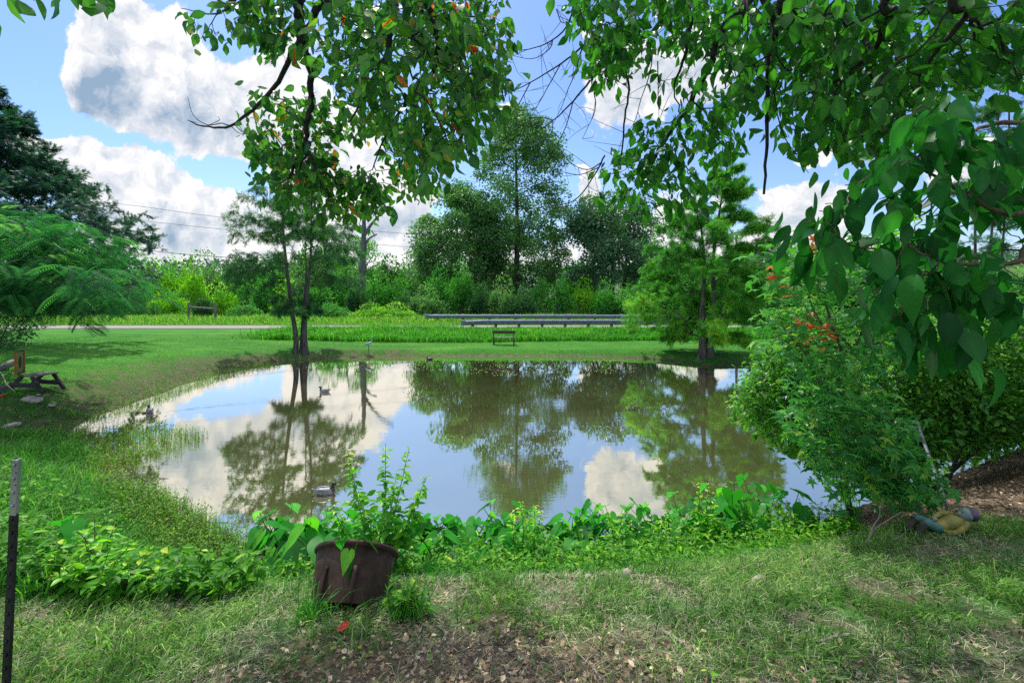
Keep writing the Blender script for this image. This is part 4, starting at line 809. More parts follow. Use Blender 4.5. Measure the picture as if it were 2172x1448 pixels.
def overhang(name, label, cat, trunk, tr, mains, polys, n_att, per, size, lmat, seed, hang=.9, spread=.07, rtip=.0022, jit=.05, lift=-.02, bare=(), tmpl=OV, alpha=.22, tfun=None, bm_=None):
    rng = np.random.default_rng(seed); base = np.array(trunk[0], float); root = thing(name, label, cat, tuple(base)); mb = MB(); seeds = []; spar = []; rm = []; sl = []
    pth = spline(trunk, 7); r = np.linspace(tr[0], tr[1], len(pth)); r = r * (1 + .5 * np.exp(-np.arange(len(pth)) * .8)); mb.tube(pth, r, 12); tp = pth
    wb = MB()
    for rows, r0, r1 in mains:
        w_ = np.array(rows[0]) if len(rows[0]) == 3 else None
        pt = np.vstack([spline(rows, 5)]); rr = np.linspace(r0, r1, len(pt)); 
        pt = pt + np.vstack([np.zeros(3), rng.normal(size=(len(pt) - 2, 3)) * .35 * rr[1:-1, None], np.zeros(3)]); wb.tube(pt, rr, 7)
        for q in range(1, len(pt)): seeds.append(pt[q]); spar.append(-1 if q == 1 else len(seeds) - 2); rm.append(rr[q]); sl.append(q * .02)
    for rows, r0, r1 in bare: 
        pt = spline(rows, 4); rr = np.linspace(r0, r1, len(pt)); pt[1:-1] += rng.normal(size=(len(pt) - 2, 3)) * .3 * rr[1:-1, None]; wb.tube(pt, rr, 5)
    att = reg(rng, polys, n_att, None)
    N, par, tips = grow(np.array(seeds), spar, att, 4, jit, lift, alpha, np.array(sl)); r = radii(par, rtip, .45, np.array(rm)); wood(wb, N, par, r, 5)
    mb.obj('trunk', bark_grey, root, True, base); wb.obj('branches', bm_ or twig_dark, root, True, base)
    n = len(att); idx = np.repeat(np.arange(n), per); pd = unit(N[tips] - N[par[tips]]); M_ = len(idx)
    back = rng.random(M_) * 1.0; src = N[tips][idx] - (N[tips] - N[par[tips]])[idx] * back[:, None] + rng.normal(size=(M_, 3)) * spread * np.array([1, 1, .6])
    d = unit(pd[idx] * .5 + rng.normal(size=(M_, 3)) * .55 + np.array([0, 0, -hang])); nr = unit(rng.normal(size=(M_, 3)) * .7 + UP * .6)
    ti = np.clip(rng.normal(.48, .2, M_), 0, .93); red = rng.random(M_) < (.012 if lmat is dog_leaf else 0); ti[red] = 1
    s0 = size * (.50 + .75 * rng.random(M_)); sc = np.stack([s0 * rng.uniform(.72, 1.15, M_), s0, s0 * rng.uniform(-.6, 2.2, M_)], -1); V, Fa, T = scatter(tmpl, src, frames(d, nr), sc, ti, .16); obj('foliage', make_mesh('foliage', V - base, [Fa], lmat, T, True), root)
    return root, N, att
PP = lambda *q: [P(a, b, d) for a, b, d in q]
# the dogwood whose boughs hang into the top left of the view
g0 = h1(-1.6, -.6)
tb = [(-1.6, -.8, g0 - .1), (-1.5, -.6, 3.2), (-1.3, -.2, 5.2), (-1.1, .4, 6.6)]
overhang('dogwood_tree', 'overhanging tree with oval and a few red leaves filling the upper left and middle', 'tree', tb, (.16, .07),
  [([(-1.1, .4, 6.6), (-1.4, 2.0, 6.9)] + PP((700, -60, 3.6), (684, 5, 3.7), (640, 78, 3.9), (618, 112, 4.0), (592, 170, 4.1), (547, 224, 4.2), (490, 267, 4.3), (432, 268, 4.4), (398, 255, 4.4)), .045, .004),
   ([(-1.1, .4, 6.6), (-1.2, 2.0, 7.0)] + PP((632, -60, 3.6), (636, 10, 3.7), (636, 70, 3.8), (654, 125, 3.8), (661, 190, 3.9), (652, 250, 3.9), (645, 310, 4.0), (622, 355, 4.0), (612, 380, 4.1)), .05, .010),
   (PP((647, 300, 3.95), (662, 340, 3.9), (680, 388, 3.9)), .018, .008),
   ([(-1.1, .4, 6.6), (-.9, 2.0, 7.0)] + PP((832, -60, 3.2), (832, 0, 3.3), (826, 100, 3.4), (806, 160, 3.5), (772, 210, 3.6), (740, 260, 3.8)), .04, .006),
   ([(-1.1, .4, 6.6), (-.4, 2.2, 6.9)] + PP((895, -60, 3.2), (902, 0, 3.3), (922, 60, 3.4), (928, 120, 3.5), (905, 175, 3.6), (850, 235, 3.8), (812, 300, 4.0), (790, 360, 4.2)), .035, .005),
   ([(-1.1, .4, 6.6)] + PP((560, -70, 3.5), (540, -20, 3.6), (500, 10, 3.8), (450, 30, 4.0), (385, 18, 4.2)), .02, .003)],
  [([(470, -20), (640, -20), (640, 110), (560, 110), (490, 60)], 1.0, (3.3, 4.2)), ([(380, 5), (470, 0), (480, 50), (465, 100), (420, 85), (400, 30)], .10, (3.9, 4.3)),
   ([(690, -20), (1065, -20), (1080, 170), (1040, 270), (980, 320), (900, 400), (850, 300), (760, 250), (700, 150)], 6.8, (2.7, 4.4)),
   ([(560, 200), (660, 190), (800, 240), (900, 300), (930, 380), (840, 400), (800, 300), (700, 300), (690, 480), (560, 350), (520, 320), (530, 260)], 2.6, (3.8, 4.8)),
   ([(540, 310), (640, 300), (690, 330), (680, 400), (620, 440), (560, 400)], .8, (3.7, 4.4)), ([(680, 380), (800, 360), (835, 440), (800, 465), (700, 460)], 1.1, (4.0, 4.6)), ([(840, 380), (925, 400), (935, 425), (870, 410)], .12, (4.3, 4.6)),
   ([(200, -700), (1100, -700), (1150, -40), (450, -40)], 4.2, (2.4, 5.2)), ([(20, -90), (170, -90), (160, 10), (60, 14)], .12, (1.6, 1.9)), ([(300, -650), (1300, -650), (1300, -100), (200, -100)], 6.5, (6.3, 10.6))],
  1790, 4, .108, dog_leaf, 61, .9, .075,
  bare=[(PP((490, 268, 4.3), (470, 262, 4.35), (440, 265, 4.4), (410, 245, 4.4), (398, 205, 4.4)), .006, .002), (PP((440, 267, 4.4), (465, 255, 4.4), (462, 247, 4.4)), .004, .002), (PP((490, 268, 4.3), (510, 284, 4.3), (535, 284, 4.3)), .004, .002), (PP((398, 255, 4.4), (420, 262, 4.4)), .003, .002)])
# small ash-like tree: centre and right
g0 = h1(3.2, -1.0); tb = [(3.2, -1.0, g0 - .1), (3.0, -.7, 3.4), (2.7, -.1, 5.2), (2.3, .6, 6.9)]
bare = []
rngb = np.random.default_rng(5)
for rows in [((1225, -30, 3.6), (1208, 45, 3.7), (1172, 85, 3.8), (1120, 105, 3.9), (1068, 108, 4.0)), ((1172, 85, 3.8), (1165, 105, 3.9), (1130, 125, 4.0), (1085, 118, 4.0)), ((1262, 75, 3.8), (1235, 100, 3.9), (1190, 135, 4.0), (1125, 175, 4.1), (1050, 212, 4.3)), ((1235, 100, 3.9), (1222, 150, 4.0), (1205, 190, 4.1), (1190, 230, 4.2), (1160, 290, 4.4)),
             ((1190, 135, 4.0), (1165, 180, 4.1), (1140, 225, 4.2), (1120, 262, 4.3)), ((1252, 170, 4.0), (1215, 215, 4.1), (1175, 255, 4.2), (1140, 280, 4.3)), ((1215, 215, 4.1), (1200, 270, 4.2), (1175, 320, 4.3), (1145, 365, 4.4)), ((1260, 195, 4.0), (1262, 235, 4.1), (1235, 295, 4.2)), ((1283, 330, 3.9), (1265, 365, 4.0), (1225, 420, 4.1), (1185, 435, 4.2), (1110, 442, 4.3)),
             ((1275, 345, 3.9), (1245, 360, 4.0), (1210, 345, 4.1), (1190, 320, 4.1)), ((1270, 355, 3.9), (1230, 370, 4.0), (1195, 365, 4.1)), ((1125, 175, 4.1), (1098, 225, 4.2), (1070, 262, 4.3), (1035, 300, 4.4)), ((1120, 250, 4.2), (1170, 255, 4.1), (1165, 300, 4.2)), ((1160, 290, 4.3), (1140, 320, 4.35), (1110, 372, 4.4)),
             ((1318, 110, 3.7), (1325, 145, 3.7), (1335, 190, 3.8), (1325, 250, 3.9), (1320, 310, 3.9), (1316, 360, 4.0)), ((1385, 100, 3.6), (1380, 150, 3.7), (1360, 210, 3.8), (1345, 260, 3.9), (1318, 300, 4.0)), ((1395, 130, 3.6), (1396, 200, 3.7), (1398, 255, 3.8)),
             ((1610, -20, 2.6), (1650, 70, 2.7), (1632, 110, 2.8), (1628, 230, 2.9), (1625, 330, 3.0), (1620, 412, 3.0)), ((1636, 120, 2.75), (1642, 200, 2.8), (1660, 280, 2.9), (1690, 330, 3.0), (1715, 367, 3.1)), ((1676, 325, 2.95), (1700, 328, 3.0), (1730, 332, 3.0)), ((1585, 0, 2.8), (1586, 80, 2.8), (1580, 135, 2.8)),
             ((1640, 110, 2.8), (1672, 150, 2.8), (1690, 130, 2.8), (1710, 135, 2.8)), ((1640, 200, 2.8), (1662, 150, 2.8), (1690, 120, 2.8)), ((1180, 20, 3.8), (1190, 46, 3.8), (1205, 50, 3.8))]:
    thick = {(1610, -20, 2.6): (.020, .008), (1262, 75, 3.8): (.011, .003), (1225, -30, 3.6): (.009, .002), (1252, 170, 4.0): (.010, .003), (1283, 330, 3.9): (.008, .002), (1318, 110, 3.7): (.012, .006)}.get(rows[0], (.0055, .0018))
    bare.append((PP(*rows),) + thick)
    if rows[0][0] < 1400:       # fine dead side twigs
        a_ = spline(PP(*rows), 4)
        for q in range(2, len(a_), 2):
            d_ = rngb.normal(size=3) * .16 + np.array([-.03, 0, -.10]); bare.append(([a_[q], a_[q] + d_ * .5 + rngb.normal(size=3) * .015, a_[q] + d_], .0026, .0012))
overhang('ash_tree', 'overhanging tree with drooping pointed leaves and bare twigs in the upper middle and right', 'tree', tb, (.17, .07),
  [([(2.3, .6, 6.9), (2.1, 1.8, 6.9)] + PP((1640, -80, 3.1), (1580, 8, 3.2), (1530, 75, 3.3), (1510, 130, 3.4), (1465, 215, 3.6), (1430, 270, 3.7), (1395, 325, 3.8), (1372, 380, 3.9)), .045, .007),
   ([(2.3, .6, 6.9), (2.3, 1.6, 6.9)] + PP((1700, -80, 2.5), (1668, 5, 2.6), (1645, 60, 2.7), (1632, 95, 2.75)), .035, .020),
   ([(2.3, .6, 6.9), (1.3, 2.0, 7.1)] + PP((1290, -80, 3.6), (1300, 0, 3.7), (1318, 90, 3.75), (1310, 150, 3.8)), .03, .008),
   ([(2.3, .6, 6.9), (1.6, 2.0, 7.0)] + PP((1460, -80, 3.4), (1466, 30, 3.5), (1455, 110, 3.6), (1430, 180, 3.7)), .03, .008),
   ([(2.3, .6, 6.9), (2.5, 1.4, 6.5)] + PP((1920, -80, 2.2), (1890, 30, 2.3), (1850, 110, 2.5), (1790, 160, 2.6), (1730, 200, 2.7)), .03, .006), ([(2.3, .6, 6.9), (2.9, 1.2, 6.2)] + PP((2080, -80, 2.0), (2060, 20, 2.1), (2000, 90, 2.2), (1950, 160, 2.3)), .03, .006)],
  [([(1190, -20), (1600, -20), (1600, 60), (1480, 130), (1400, 100), (1320, 120), (1260, 140), (1230, 60)], 3.3, (3.0, 4.2)), ([(1250, 60), (1330, 100), (1310, 190), (1255, 175)], .7, (3.5, 4.2)), ([(1370, 150), (1440, 150), (1560, 230), (1560, 350), (1520, 440), (1400, 450), (1280, 420), (1220, 440), (1290, 340), (1340, 270), (1440, 250)], 2.6, (3.4, 4.4)),
   ([(1560, 0), (1780, 0), (1800, 330), (1700, 320), (1640, 180), (1560, 240), (1520, 180)], 3.2, (2.5, 3.6)), ([(1680, -20), (2200, -20), (2200, 170), (2060, 190), (1960, 200), (1900, 330), (1800, 320), (1720, 260)], 5.6, (2.1, 3.5)),
   ([(1100, -700), (2700, -700), (2700, -40), (1150, -40)], 8, (1.6, 4.6)), ([(2200, -20), (2700, -20), (2700, 250), (2200, 200)], 2.0, (1.8, 3.0)), ([(1000, -650), (2300, -650), (2400, -100), (1000, -100)], 8.0, (6.0, 9.6))],
  1780, 5, .104, ash_leaf, 62, 1.0, .075, bare=bare, tmpl=OVL)
# near bush with big leaves at the right edge
g0 = h1(2.6, 1.2); tb = [(2.5, 1.2, g0 - .1), (2.4, 1.25, 2.4), (2.3, 1.3, 3.2), (2.15, 1.4, 3.9)]
overhang('magnolia_bush', 'near bush with very large glossy leaves hanging in from the right edge', 'bush', tb, (.06, .03),
  [([(2.3, 1.3, 3.2)] + PP((2250, 480, 1.5), (2120, 450, 1.45), (2010, 390, 1.45), (1940, 350, 1.5)), .012, .003), ([(2.15, 1.4, 3.9)] + PP((2260, 280, 1.6), (2150, 260, 1.6), (2060, 280, 1.6), (1990, 330, 1.6)), .012, .003), ([(2.4, 1.25, 2.6)] + PP((2260, 560, 1.4), (2150, 560, 1.4), (2040, 560, 1.4), (1960, 540, 1.4)), .012, .003)],
  [([(1780, 380), (1880, 290), (1960, 200), (2200, 250), (2200, 560), (2100, 640), (1900, 620), (1800, 520)], 5.0, (1.3, 1.75)), ([(1860, 560), (2060, 560), (2020, 740), (1890, 720)], 1.3, (1.3, 1.5)), ([(1680, 480), (1780, 400), (1780, 570), (1690, 560)], .45, (1.4, 1.6)), ([(2080, 560), (2200, 560), (2200, 680), (2130, 640)], .4, (1.3, 1.5)), ([(2200, 150), (2700, 150), (2700, 900), (2200, 700)], 2.5, (1.2, 1.8))],
  165, 4, .112, big_leaf, 63, 1.15, .05, rtip=.0016, tmpl=t_ovate(.235, .32, .30, True), bm_=twig_brown)

# ---------------------------------------------------------------- saplings and bushes on the banks
star = t_star(); sg_leaf = leafmat('star_leaves', [(0, (.014, .075, .022)), (.45, (.030, .14, .035)), (.78, (.07, .24, .045)), (.90, (.15, .31, .05)), (.955, (.20, .24, .04)), (.975, (.38, .09, .03)), (1, (.42, .05, .025))], .38, .32, .6, 1.5)
oval_leaf = leafmat('small_oval_leaves', [(0, (.012, .058, .010)), (.5, (.042, .15, .02)), (.85, (.13, .28, .035)), (.97, (.26, .36, .06)), (1, (.45, .22, .04))], .42, .4, .5, 1.5)
def bush(name, label, cat, base, stems, polys, n_att, per, size, tmpl, lmat, seed, bmat=twig_brown, spread=.06, down=.25, rtip=.0025, lift=.05, alpha=.3, tm=.45, redtop=None, group=None, flat=.6, tsd=.2, nrj=.45, crown='foliage', nsub=3):
    rng = np.random.default_rng(seed); base = np.array(base, float); root = thing(name, label, cat, tuple(base), 0, group); mb = MB(); seeds = []; spar = []; rm = []
    for pts, r0, r1 in stems:
        pt = spline(pts, 6); rr = np.linspace(r0, r1, len(pt)); mb.tube(pt, rr, 7)
        for q in range(2, len(pt)): seeds.append(pt[q]); spar.append(-1 if q == 2 else len(seeds) - 2); rm.append(rr[q])
    att = reg(rng, polys, n_att, None); gz = H(att[:, 0], att[:, 1]); att = att[att[:, 2] > np.maximum(gz, 0) + .08]
    N, par, tips = grow(np.array(seeds), spar, att, nsub, .05, lift, alpha); r = radii(par, rtip, .45, np.array(rm)); wood(mb, N, par, r, 4); mb.obj('stems', bmat, root, True, base)
    idx = np.repeat(np.arange(len(att)), per); pd = unit(N[tips] - N[par[tips]]); M_ = len(idx); pos = N[tips][idx] + rng.normal(size=(M_, 3)) * spread
    d = unit(pd[idx] * .5 + rdir(rng, M_, down, flat)); nr = unit(rng.normal(size=(M_, 3)) * nrj + UP); ti = np.clip(rng.normal(tm, tsd, M_), 0, .93)
    if redtop is not None: red = redtop(pos, rng); ti[red] = .96 + .04 * rng.random(red.sum())
    V, Fa, T = scatter(tmpl, pos, frames(d, nr), size * (.55 + .8 * rng.random(M_)), ti); obj(crown, make_mesh(crown, V - base, [Fa], lmat, T), root); return root
b = ground(1815, 1128)
def fpx(pos): return CX + F * pos[:, 0] / pos[:, 1], HY - F * (pos[:, 2] - CH) / pos[:, 1]
spots = [P(1635, 590, 5.2), P(1718, 510, 5.0), P(1650, 615, 5.1), P(1735, 535, 5.1), P(1735, 705, 4.7)]
def redtop(pos, rng): return np.min(np.linalg.norm(pos[:, None] - np.array(spots)[None], axis=2), axis=1) < .17 * (.4 + rng.random(len(pos)))
bush('sweetgum_sapling', 'sapling with star-shaped leaves and orange-red tips at the right side of the pond', 'sapling', b,
     [([b - np.array([0, 0, .05]), P(1798, 1060, 5.2), P(1790, 960, 5.1), P(1786, 850, 5.1), P(1788, 760, 5.1), P(1765, 690, 5.1), P(1738, 600, 5.1), P(1718, 520, 5.0)], .040, .005),
      ([P(1790, 830, 5.1), P(1760, 800, 5.1), P(1700, 740, 5.1), P(1660, 690, 5.1), P(1640, 610, 5.2)], .012, .003), ([P(1788, 780, 5.1), P(1830, 700, 5.0), P(1860, 600, 5.0), P(1865, 520, 5.0)], .014, .003), ([P(1792, 900, 5.1), P(1850, 850, 4.9), P(1900, 780, 4.8)], .012, .003)],
     [([(1610, 600), (1690, 500), (1730, 500), (1800, 560), (1900, 560), (1900, 760), (1850, 860), (1700, 860), (1650, 760), (1610, 680)], 3.2, (4.5, 5.7)), ([(1680, 860), (1900, 850), (1930, 980), (1880, 1040), (1760, 1010), (1680, 940)], 2.2, (4.3, 5.3)), ([(1780, 990), (1960, 1000), (1990, 1050), (1860, 1060), (1790, 1030)], .7, (4.4, 4.9)), ([(1840, 480), (1960, 480), (1960, 600), (1850, 600)], .5, (4.6, 5.4))],
     430, 6, .12, star, sg_leaf, 71, spread=.10, redtop=redtop, tm=.58)
b = np.array([6.3, 6.9, h1(6.3, 6.9)])
D = 6.9
bush('alder_bush', 'wide many-stemmed bush of small oval leaves leaning over the water at the right', 'bush', b,
     [([b + np.array([-.1, 0, 0]), P(1930, 960, 6.8), P(1860, 880, 6.7), P(1760, 820, 6.7), P(1650, 800, 6.7), P(1590, 830, 6.6)], .035, .006), ([b, P(1975, 920, 6.9), P(1960, 800, 6.9), P(1940, 700, 6.9)], .035, .006), ([b + np.array([.1, .1, 0]), P(2040, 980, 6.8), P(2110, 930, 6.6), P(2200, 860, 6.5)], .04, .012), ([b + np.array([.1, -.1, 0]), P(2060, 900, 6.6), P(2110, 800, 6.6), P(2150, 720, 6.6)], .03, .006),
      ([b + np.array([-.2, .1, 0]), P(1900, 1000, 7.0), P(1820, 960, 7.0), P(1740, 920, 6.8), P(1640, 900, 6.7)], .03, .005), ([b + np.array([0, .2, 0]), P(1990, 900, 7.3), P(2010, 780, 7.3), P(2040, 690, 7.2)], .03, .006), ([b + np.array([0.05, -.1, 0]), P(1950, 960, 6.7), P(1920, 860, 6.6), P(1900, 760, 6.6)], .025, .006)],
     [([(1600, 770), (1700, 740), (1800, 780), (1880, 900), (1860, 1000), (1740, 990), (1640, 930), (1570, 880), (1580, 820)], 4.6, (5.9, 7.2)), ([(1640, 660), (1760, 650), (1830, 760), (1700, 790), (1640, 760)], 1.2, (6.3, 7.0)), ([(1830, 700), (2200, 660), (2200, 880), (2060, 900), (1960, 960), (1860, 900)], 6.0, (5.9, 7.4)), ([(2200, 640), (2500, 600), (2500, 900), (2200, 900)], 1.5, (5.9, 7.2)), ([(1900, 820), (2200, 780), (2200, 930), (2080, 960), (1940, 975)], 3.8, (6.3, 8.4)), ([(1860, 920), (1980, 920), (1980, 990), (1880, 1000)], .5, (6.2, 6.8))],
     3300, 14, .085, t_ovate(.25, .3, .2), oval_leaf, 72, spread=.085, tm=.45, bmat=bark)
b = np.array([10.0, 9.6, max(h1(10.0, 9.6), 0)])
bush('alder_bush', 'second leafy bush farther back on the right shore, closing the view at the right edge', 'bush', b, [([b + np.array([.2 * k_, 0, 0]), b + np.array([.45 * k_, .1 * k_, .9]), b + np.array([.75 * k_, .2, 1.7])], .03, .008) for k_ in (-2, -1, 0, 1, 2)],
     [([(1930, 720), (2200, 680), (2350, 720), (2350, 930), (2200, 935), (2050, 920), (1950, 900)], 1, (8.6, 10.6))], 900, 12, .095, t_ovate(.25, .3, .2), oval_leaf, 75, spread=.11, tm=.35, bmat=bark)
# dark leafy shrub behind the little table
D = 14.2; b = np.array([(-10 - CX) * D / F, D, h1((-10 - CX) * D / F, D)])
bush('holly_bush', 'dark leafy shrub under the silk tree at the left edge', 'bush', b, [([b, b + np.array([.1 * k_, 0, .8]), b + np.array([.35 * k_, .1, 1.5])], .03, .008) for k_ in (-2, -1, 0, 1, 2)],
     [([(-60, 600), (60, 610), (95, 660), (80, 700), (30, 740), (-60, 750)], 1, (13.4, 15.2))], 330, 14, .085, D_, dk_leaf, 73, spread=.11, tm=.5, bmat=bark)
# leafy saplings on the near bank
cut = leafmat('bright_sapling_leaves', [(0, (.018, .10, .010)), (.5, (.055, .22, .014)), (.85, (.16, .36, .025)), (1, (.34, .44, .05))], .42, .38, .45, 1.5)
def sapling(label, base, tips_, nl, size, seed, tm=.5, name='leafy_sapling', lm=cut, group=None):
    rng = np.random.default_rng(seed); base = np.array(base, float); root = thing(name, label, 'sapling' if name == 'leafy_sapling' else 'plant', tuple(base), 0, group); mb = MB(); Pp, Dd, Nn, Ss, Tt = [], [], [], [], []
    for t_ in tips_:
        pt = spline([base + rng.normal(size=3) * np.array([.04, .04, 0]), (base * .45 + np.array(t_) * .55) + rng.normal(size=3) * .03, t_], 8); mb.tube(pt, np.linspace(.008, .002, len(pt)), 5); L = np.linalg.norm(np.array(t_) - base); m_ = int(nl * L); side = rng.random() * 6.28
        for q in range(m_):
            u_ = .12 + .88 * (q / m_); c = pt[int(u_ * (len(pt) - 1))] * 1.0; c = c + (pt[min(int(u_ * (len(pt) - 1)) + 1, len(pt) - 1)] - c) * ((u_ * (len(pt) - 1)) % 1)
            side += 1.57 + rng.normal() * .25
            for sgn in (0, math.pi):
                a = side + sgn; rl = (.02 + .20 * (1 - u_) * rng.random()); dv = np.array([math.cos(a), math.sin(a), .35 - .5 * rng.random()]); 
                for w_ in range(2 if rl > .08 else 1):
                    Pp.append(c + dv * rl * w_ + rng.normal(size=3) * .01); Dd.append(dv + rng.normal(size=3) * .25); Nn.append(UP + rng.normal(size=3) * .35); Ss.append(size * (1.05 - .55 * u_ ** 3) * (.7 + .5 * rng.random())); Tt.append(np.clip(rng.normal(tm + .35 * u_ ** 4, .18), 0, 1))
    mb.obj('stem', twig_brown, root, True, base); V, Fa, T = scatter(t_ovate(.24, .3, .25), np.array(Pp), frames(np.array(Dd), np.array(Nn)), np.array(Ss), np.array(Tt)); obj('leaves', make_mesh('leaves', V - base, [Fa], lm, T, True), root); return root
b = np.array([(800 - CX) * 4.35 / F, 4.35, h1((800 - CX) * 4.35 / F, 4.35)])
sapling('tall leafy sapling with three upright stems growing behind the rusty tub', b, [P(818, 940, 4.2), P(868, 950, 4.25), P(738, 960, 4.2), P(905, 1010, 4.2), P(760, 1040, 4.1), P(840, 1010, 4.0), P(700, 1060, 4.1), P(880, 1070, 4.0)], 30, .115, 81, .42)
for (px, py, D, tips_, sd, lab, sz) in [(1492, 1150, 5.6, [P(1484, 1018, 5.5), P(1505, 1022, 5.5), P(1478, 1060, 5.5), P(1515, 1060, 5.5)], 82, 'slim bright sapling sticking up from the arrow-leaf row, right of middle', .075), (1110, 1150, 5.1, [P(1105, 1062, 5.0), P(1135, 1066, 5.0), P(1085, 1080, 5.0), P(1150, 1085, 5.0)], 83, 'lime green sapling tips above the middle of the arrow-leaf row', .085),
      (1300, 1150, 5.3, [P(1290, 1085, 5.2), P(1320, 1080, 5.2), P(1340, 1100, 5.2)], 84, 'small bright sapling in the arrow-leaf row between middle and right', .07), (1405, 1160, 5.4, [P(1400, 1095, 5.3), P(1420, 1090, 5.3)], 85, 'smallest bright sapling just left of the slim one', .07)]:
    x = (px - CX) * D / F; sapling(lab, np.array([x, D, max(h1(x, D), -.05)]), tips_, 34, sz, sd, .62)
bt = [P(200, 1095, 3.6), P(160, 1120, 3.7), P(245, 1110, 3.7), P(120, 1140, 3.6), P(290, 1140, 3.6), P(90, 1180, 3.6), P(180, 1150, 3.4), P(330, 1160, 3.6), P(230, 1170, 3.3), P(60, 1170, 3.5), P(270, 1190, 3.4), P(130, 1200, 3.3), P(350, 1200, 3.5), P(300, 1220, 3.3)]
x = (200 - CX) * 3.6 / F; b = np.array([x, 3.6, h1(x, 3.6)]); sapling('spreading bright yellow-green bush on the bank beside the metal post', b, bt, 20, .11, 86, .56, 'buttonbush')
bt = [P(420, 1150, 4.0), P(450, 1180, 3.9), P(400, 1190, 3.9), P(470, 1200, 4.0), P(500, 1190, 4.1), P(430, 1220, 3.7)]
x = (440 - CX) * 4.0 / F; b = np.array([x, 4.0, h1(x, 4.0)]); sapling('low bright weedy bush left of the rusty tub', b, bt, 22, .075, 87, .58, 'buttonbush')
x = (1500 - CX) * 2.28 / F; b = np.array([x, 2.28, h1(x, 2.28)]); sapling('tiny bright seedling on the bare ground at the lower right of middle', b, [b + np.array([.0, 0, .05])], 60, .05, 88, .85, 'seedling')
for (px, py, lab, sd) in [(1140, 1350, 'tiny seedling by itself in the dead leaves left of the lower middle', 89), (760, 1385, 'tiny green sprout in the dead leaves below the tub', 90)]:
    b = ground(px, py); sapling(lab, b, [b + np.array([.0, 0, .035])], 60, .035, sd, .7, 'seedling')

# arrow-leaf (taro) plants along the near shore; every plant an object, every leaf a part
taro_m = leafmat('arrow_leaves', [(0, (.010, .085, .012)), (.5, (.022, .18, .016)), (.82, (.05, .27, .022)), (.94, (.12, .33, .025)), (1, (.26, .25, .03))], .42, .4, .45, 1.3)
def taro_leaf(seed):
    rng = np.random.default_rng(seed); h_ = rng.uniform(.35, .68); out = rng.uniform(.06, .28); L = rng.uniform(.15, .25); drop = rng.uniform(.2, 1.05)
    st = spline([(0, 0, 0), (out * .25, 0, h_ * .6), (out, 0, h_)], 5); mb = MB(); mb.tube(st, np.linspace(.009, .004, len(st)), 5, tint=.45)
    top = st[-1]; rows = []; ns = 9     # heart/arrow outline: rows along the midrib with half widths, back lobes behind the stalk
    pro = [(-.38, .20, .10), (-.28, .34, .03), (-.12, .42, 0), (.05, .42, 0), (.22, .36, 0), (.42, .27, 0), (.62, .17, 0), (.82, .07, 0), (1.0, 0, 0)]
    V = []; tilt = drop
    for (t, w, inner) in pro:
        for sgn in (-1, 1):
            for fr in (0, .5, 1):
                ww = inner + (w - inner) * fr; xx = t * L; zz = .10 * ww * L * (1 if fr else 0) * 2 + .02 * math.sin(t * 9 + seed + sgn) * L * fr; px_ = xx * math.cos(tilt) ; pz = -xx * math.sin(tilt) + zz - .12 * L * max(t, 0) ** 2
                V.append(top + np.array([px_ + zz * math.sin(tilt), sgn * ww * L, pz]))
    Fq = []
    for r_ in range(len(pro) - 1):
        for s_ in range(2):
            for c in range(2): a = r_ * 6 + s_ * 3 + c; Fq.append([a, a + 1, a + 7, a + 6] if s_ else [a + 1, a, a + 6, a + 7])
    mb.add(np.array(V), None, Fq, (np.clip(rng.normal(.5, .22), 0, .92))); return mb.mesh('leaf', taro_m, True)
TL = [taro_leaf(300 + k_) for k_ in range(16)]; TL_y = []
rng = np.random.default_rng(91)
def taro(x, y, z, sc, nleaf, label, group):
    r = thing('arrow_leaf_plant', label, 'plant', (x, y, z), 0, group)
    for q in range(nleaf):
        o = obj('leaf', TL[rng.integers(0, 16)], r); o.rotation_euler = (rng.normal() * .08, rng.normal() * .08, q * 6.283 / nleaf + rng.random() * .9); s1 = sc * rng.uniform(.75, 1.15); o.scale = (s1, s1, s1)
TG = 'arrow-leaf plants crowding the near shore'
cols_ = [(px, 'x') for px in np.linspace(560, 1620, 125)]
for px, _ in cols_:
    px = px + rng.normal() * 10; line = np.interp(px, [590, 740, 1050, 1350, 1500, 1620], [1205, 1200, 1190, 1172, 1150, 1125]) + rng.normal() * 17; D = F * CH / (line - HY) * rng.uniform(.96, 1.03)
    x = (px - CX) * D / F
    if abs(x + 1.05) < .34 and D < 3.9: continue
    where = 'left of the tub' if px < 650 else 'right behind the tub' if px < 900 else 'in mid row' if px < 1250 else 'right of mid row' if px < 1480 else 'in the tall right clump'
    taro(x, D, max(h1(x, D) - .02, -.08), (.95 if px < 700 else .88 if px < 1350 else .95 if px > 1480 else .8), int(rng.integers(4, 7)), 'bright green plant with drooping arrow leaves ' + where, TG + ' ' + where)
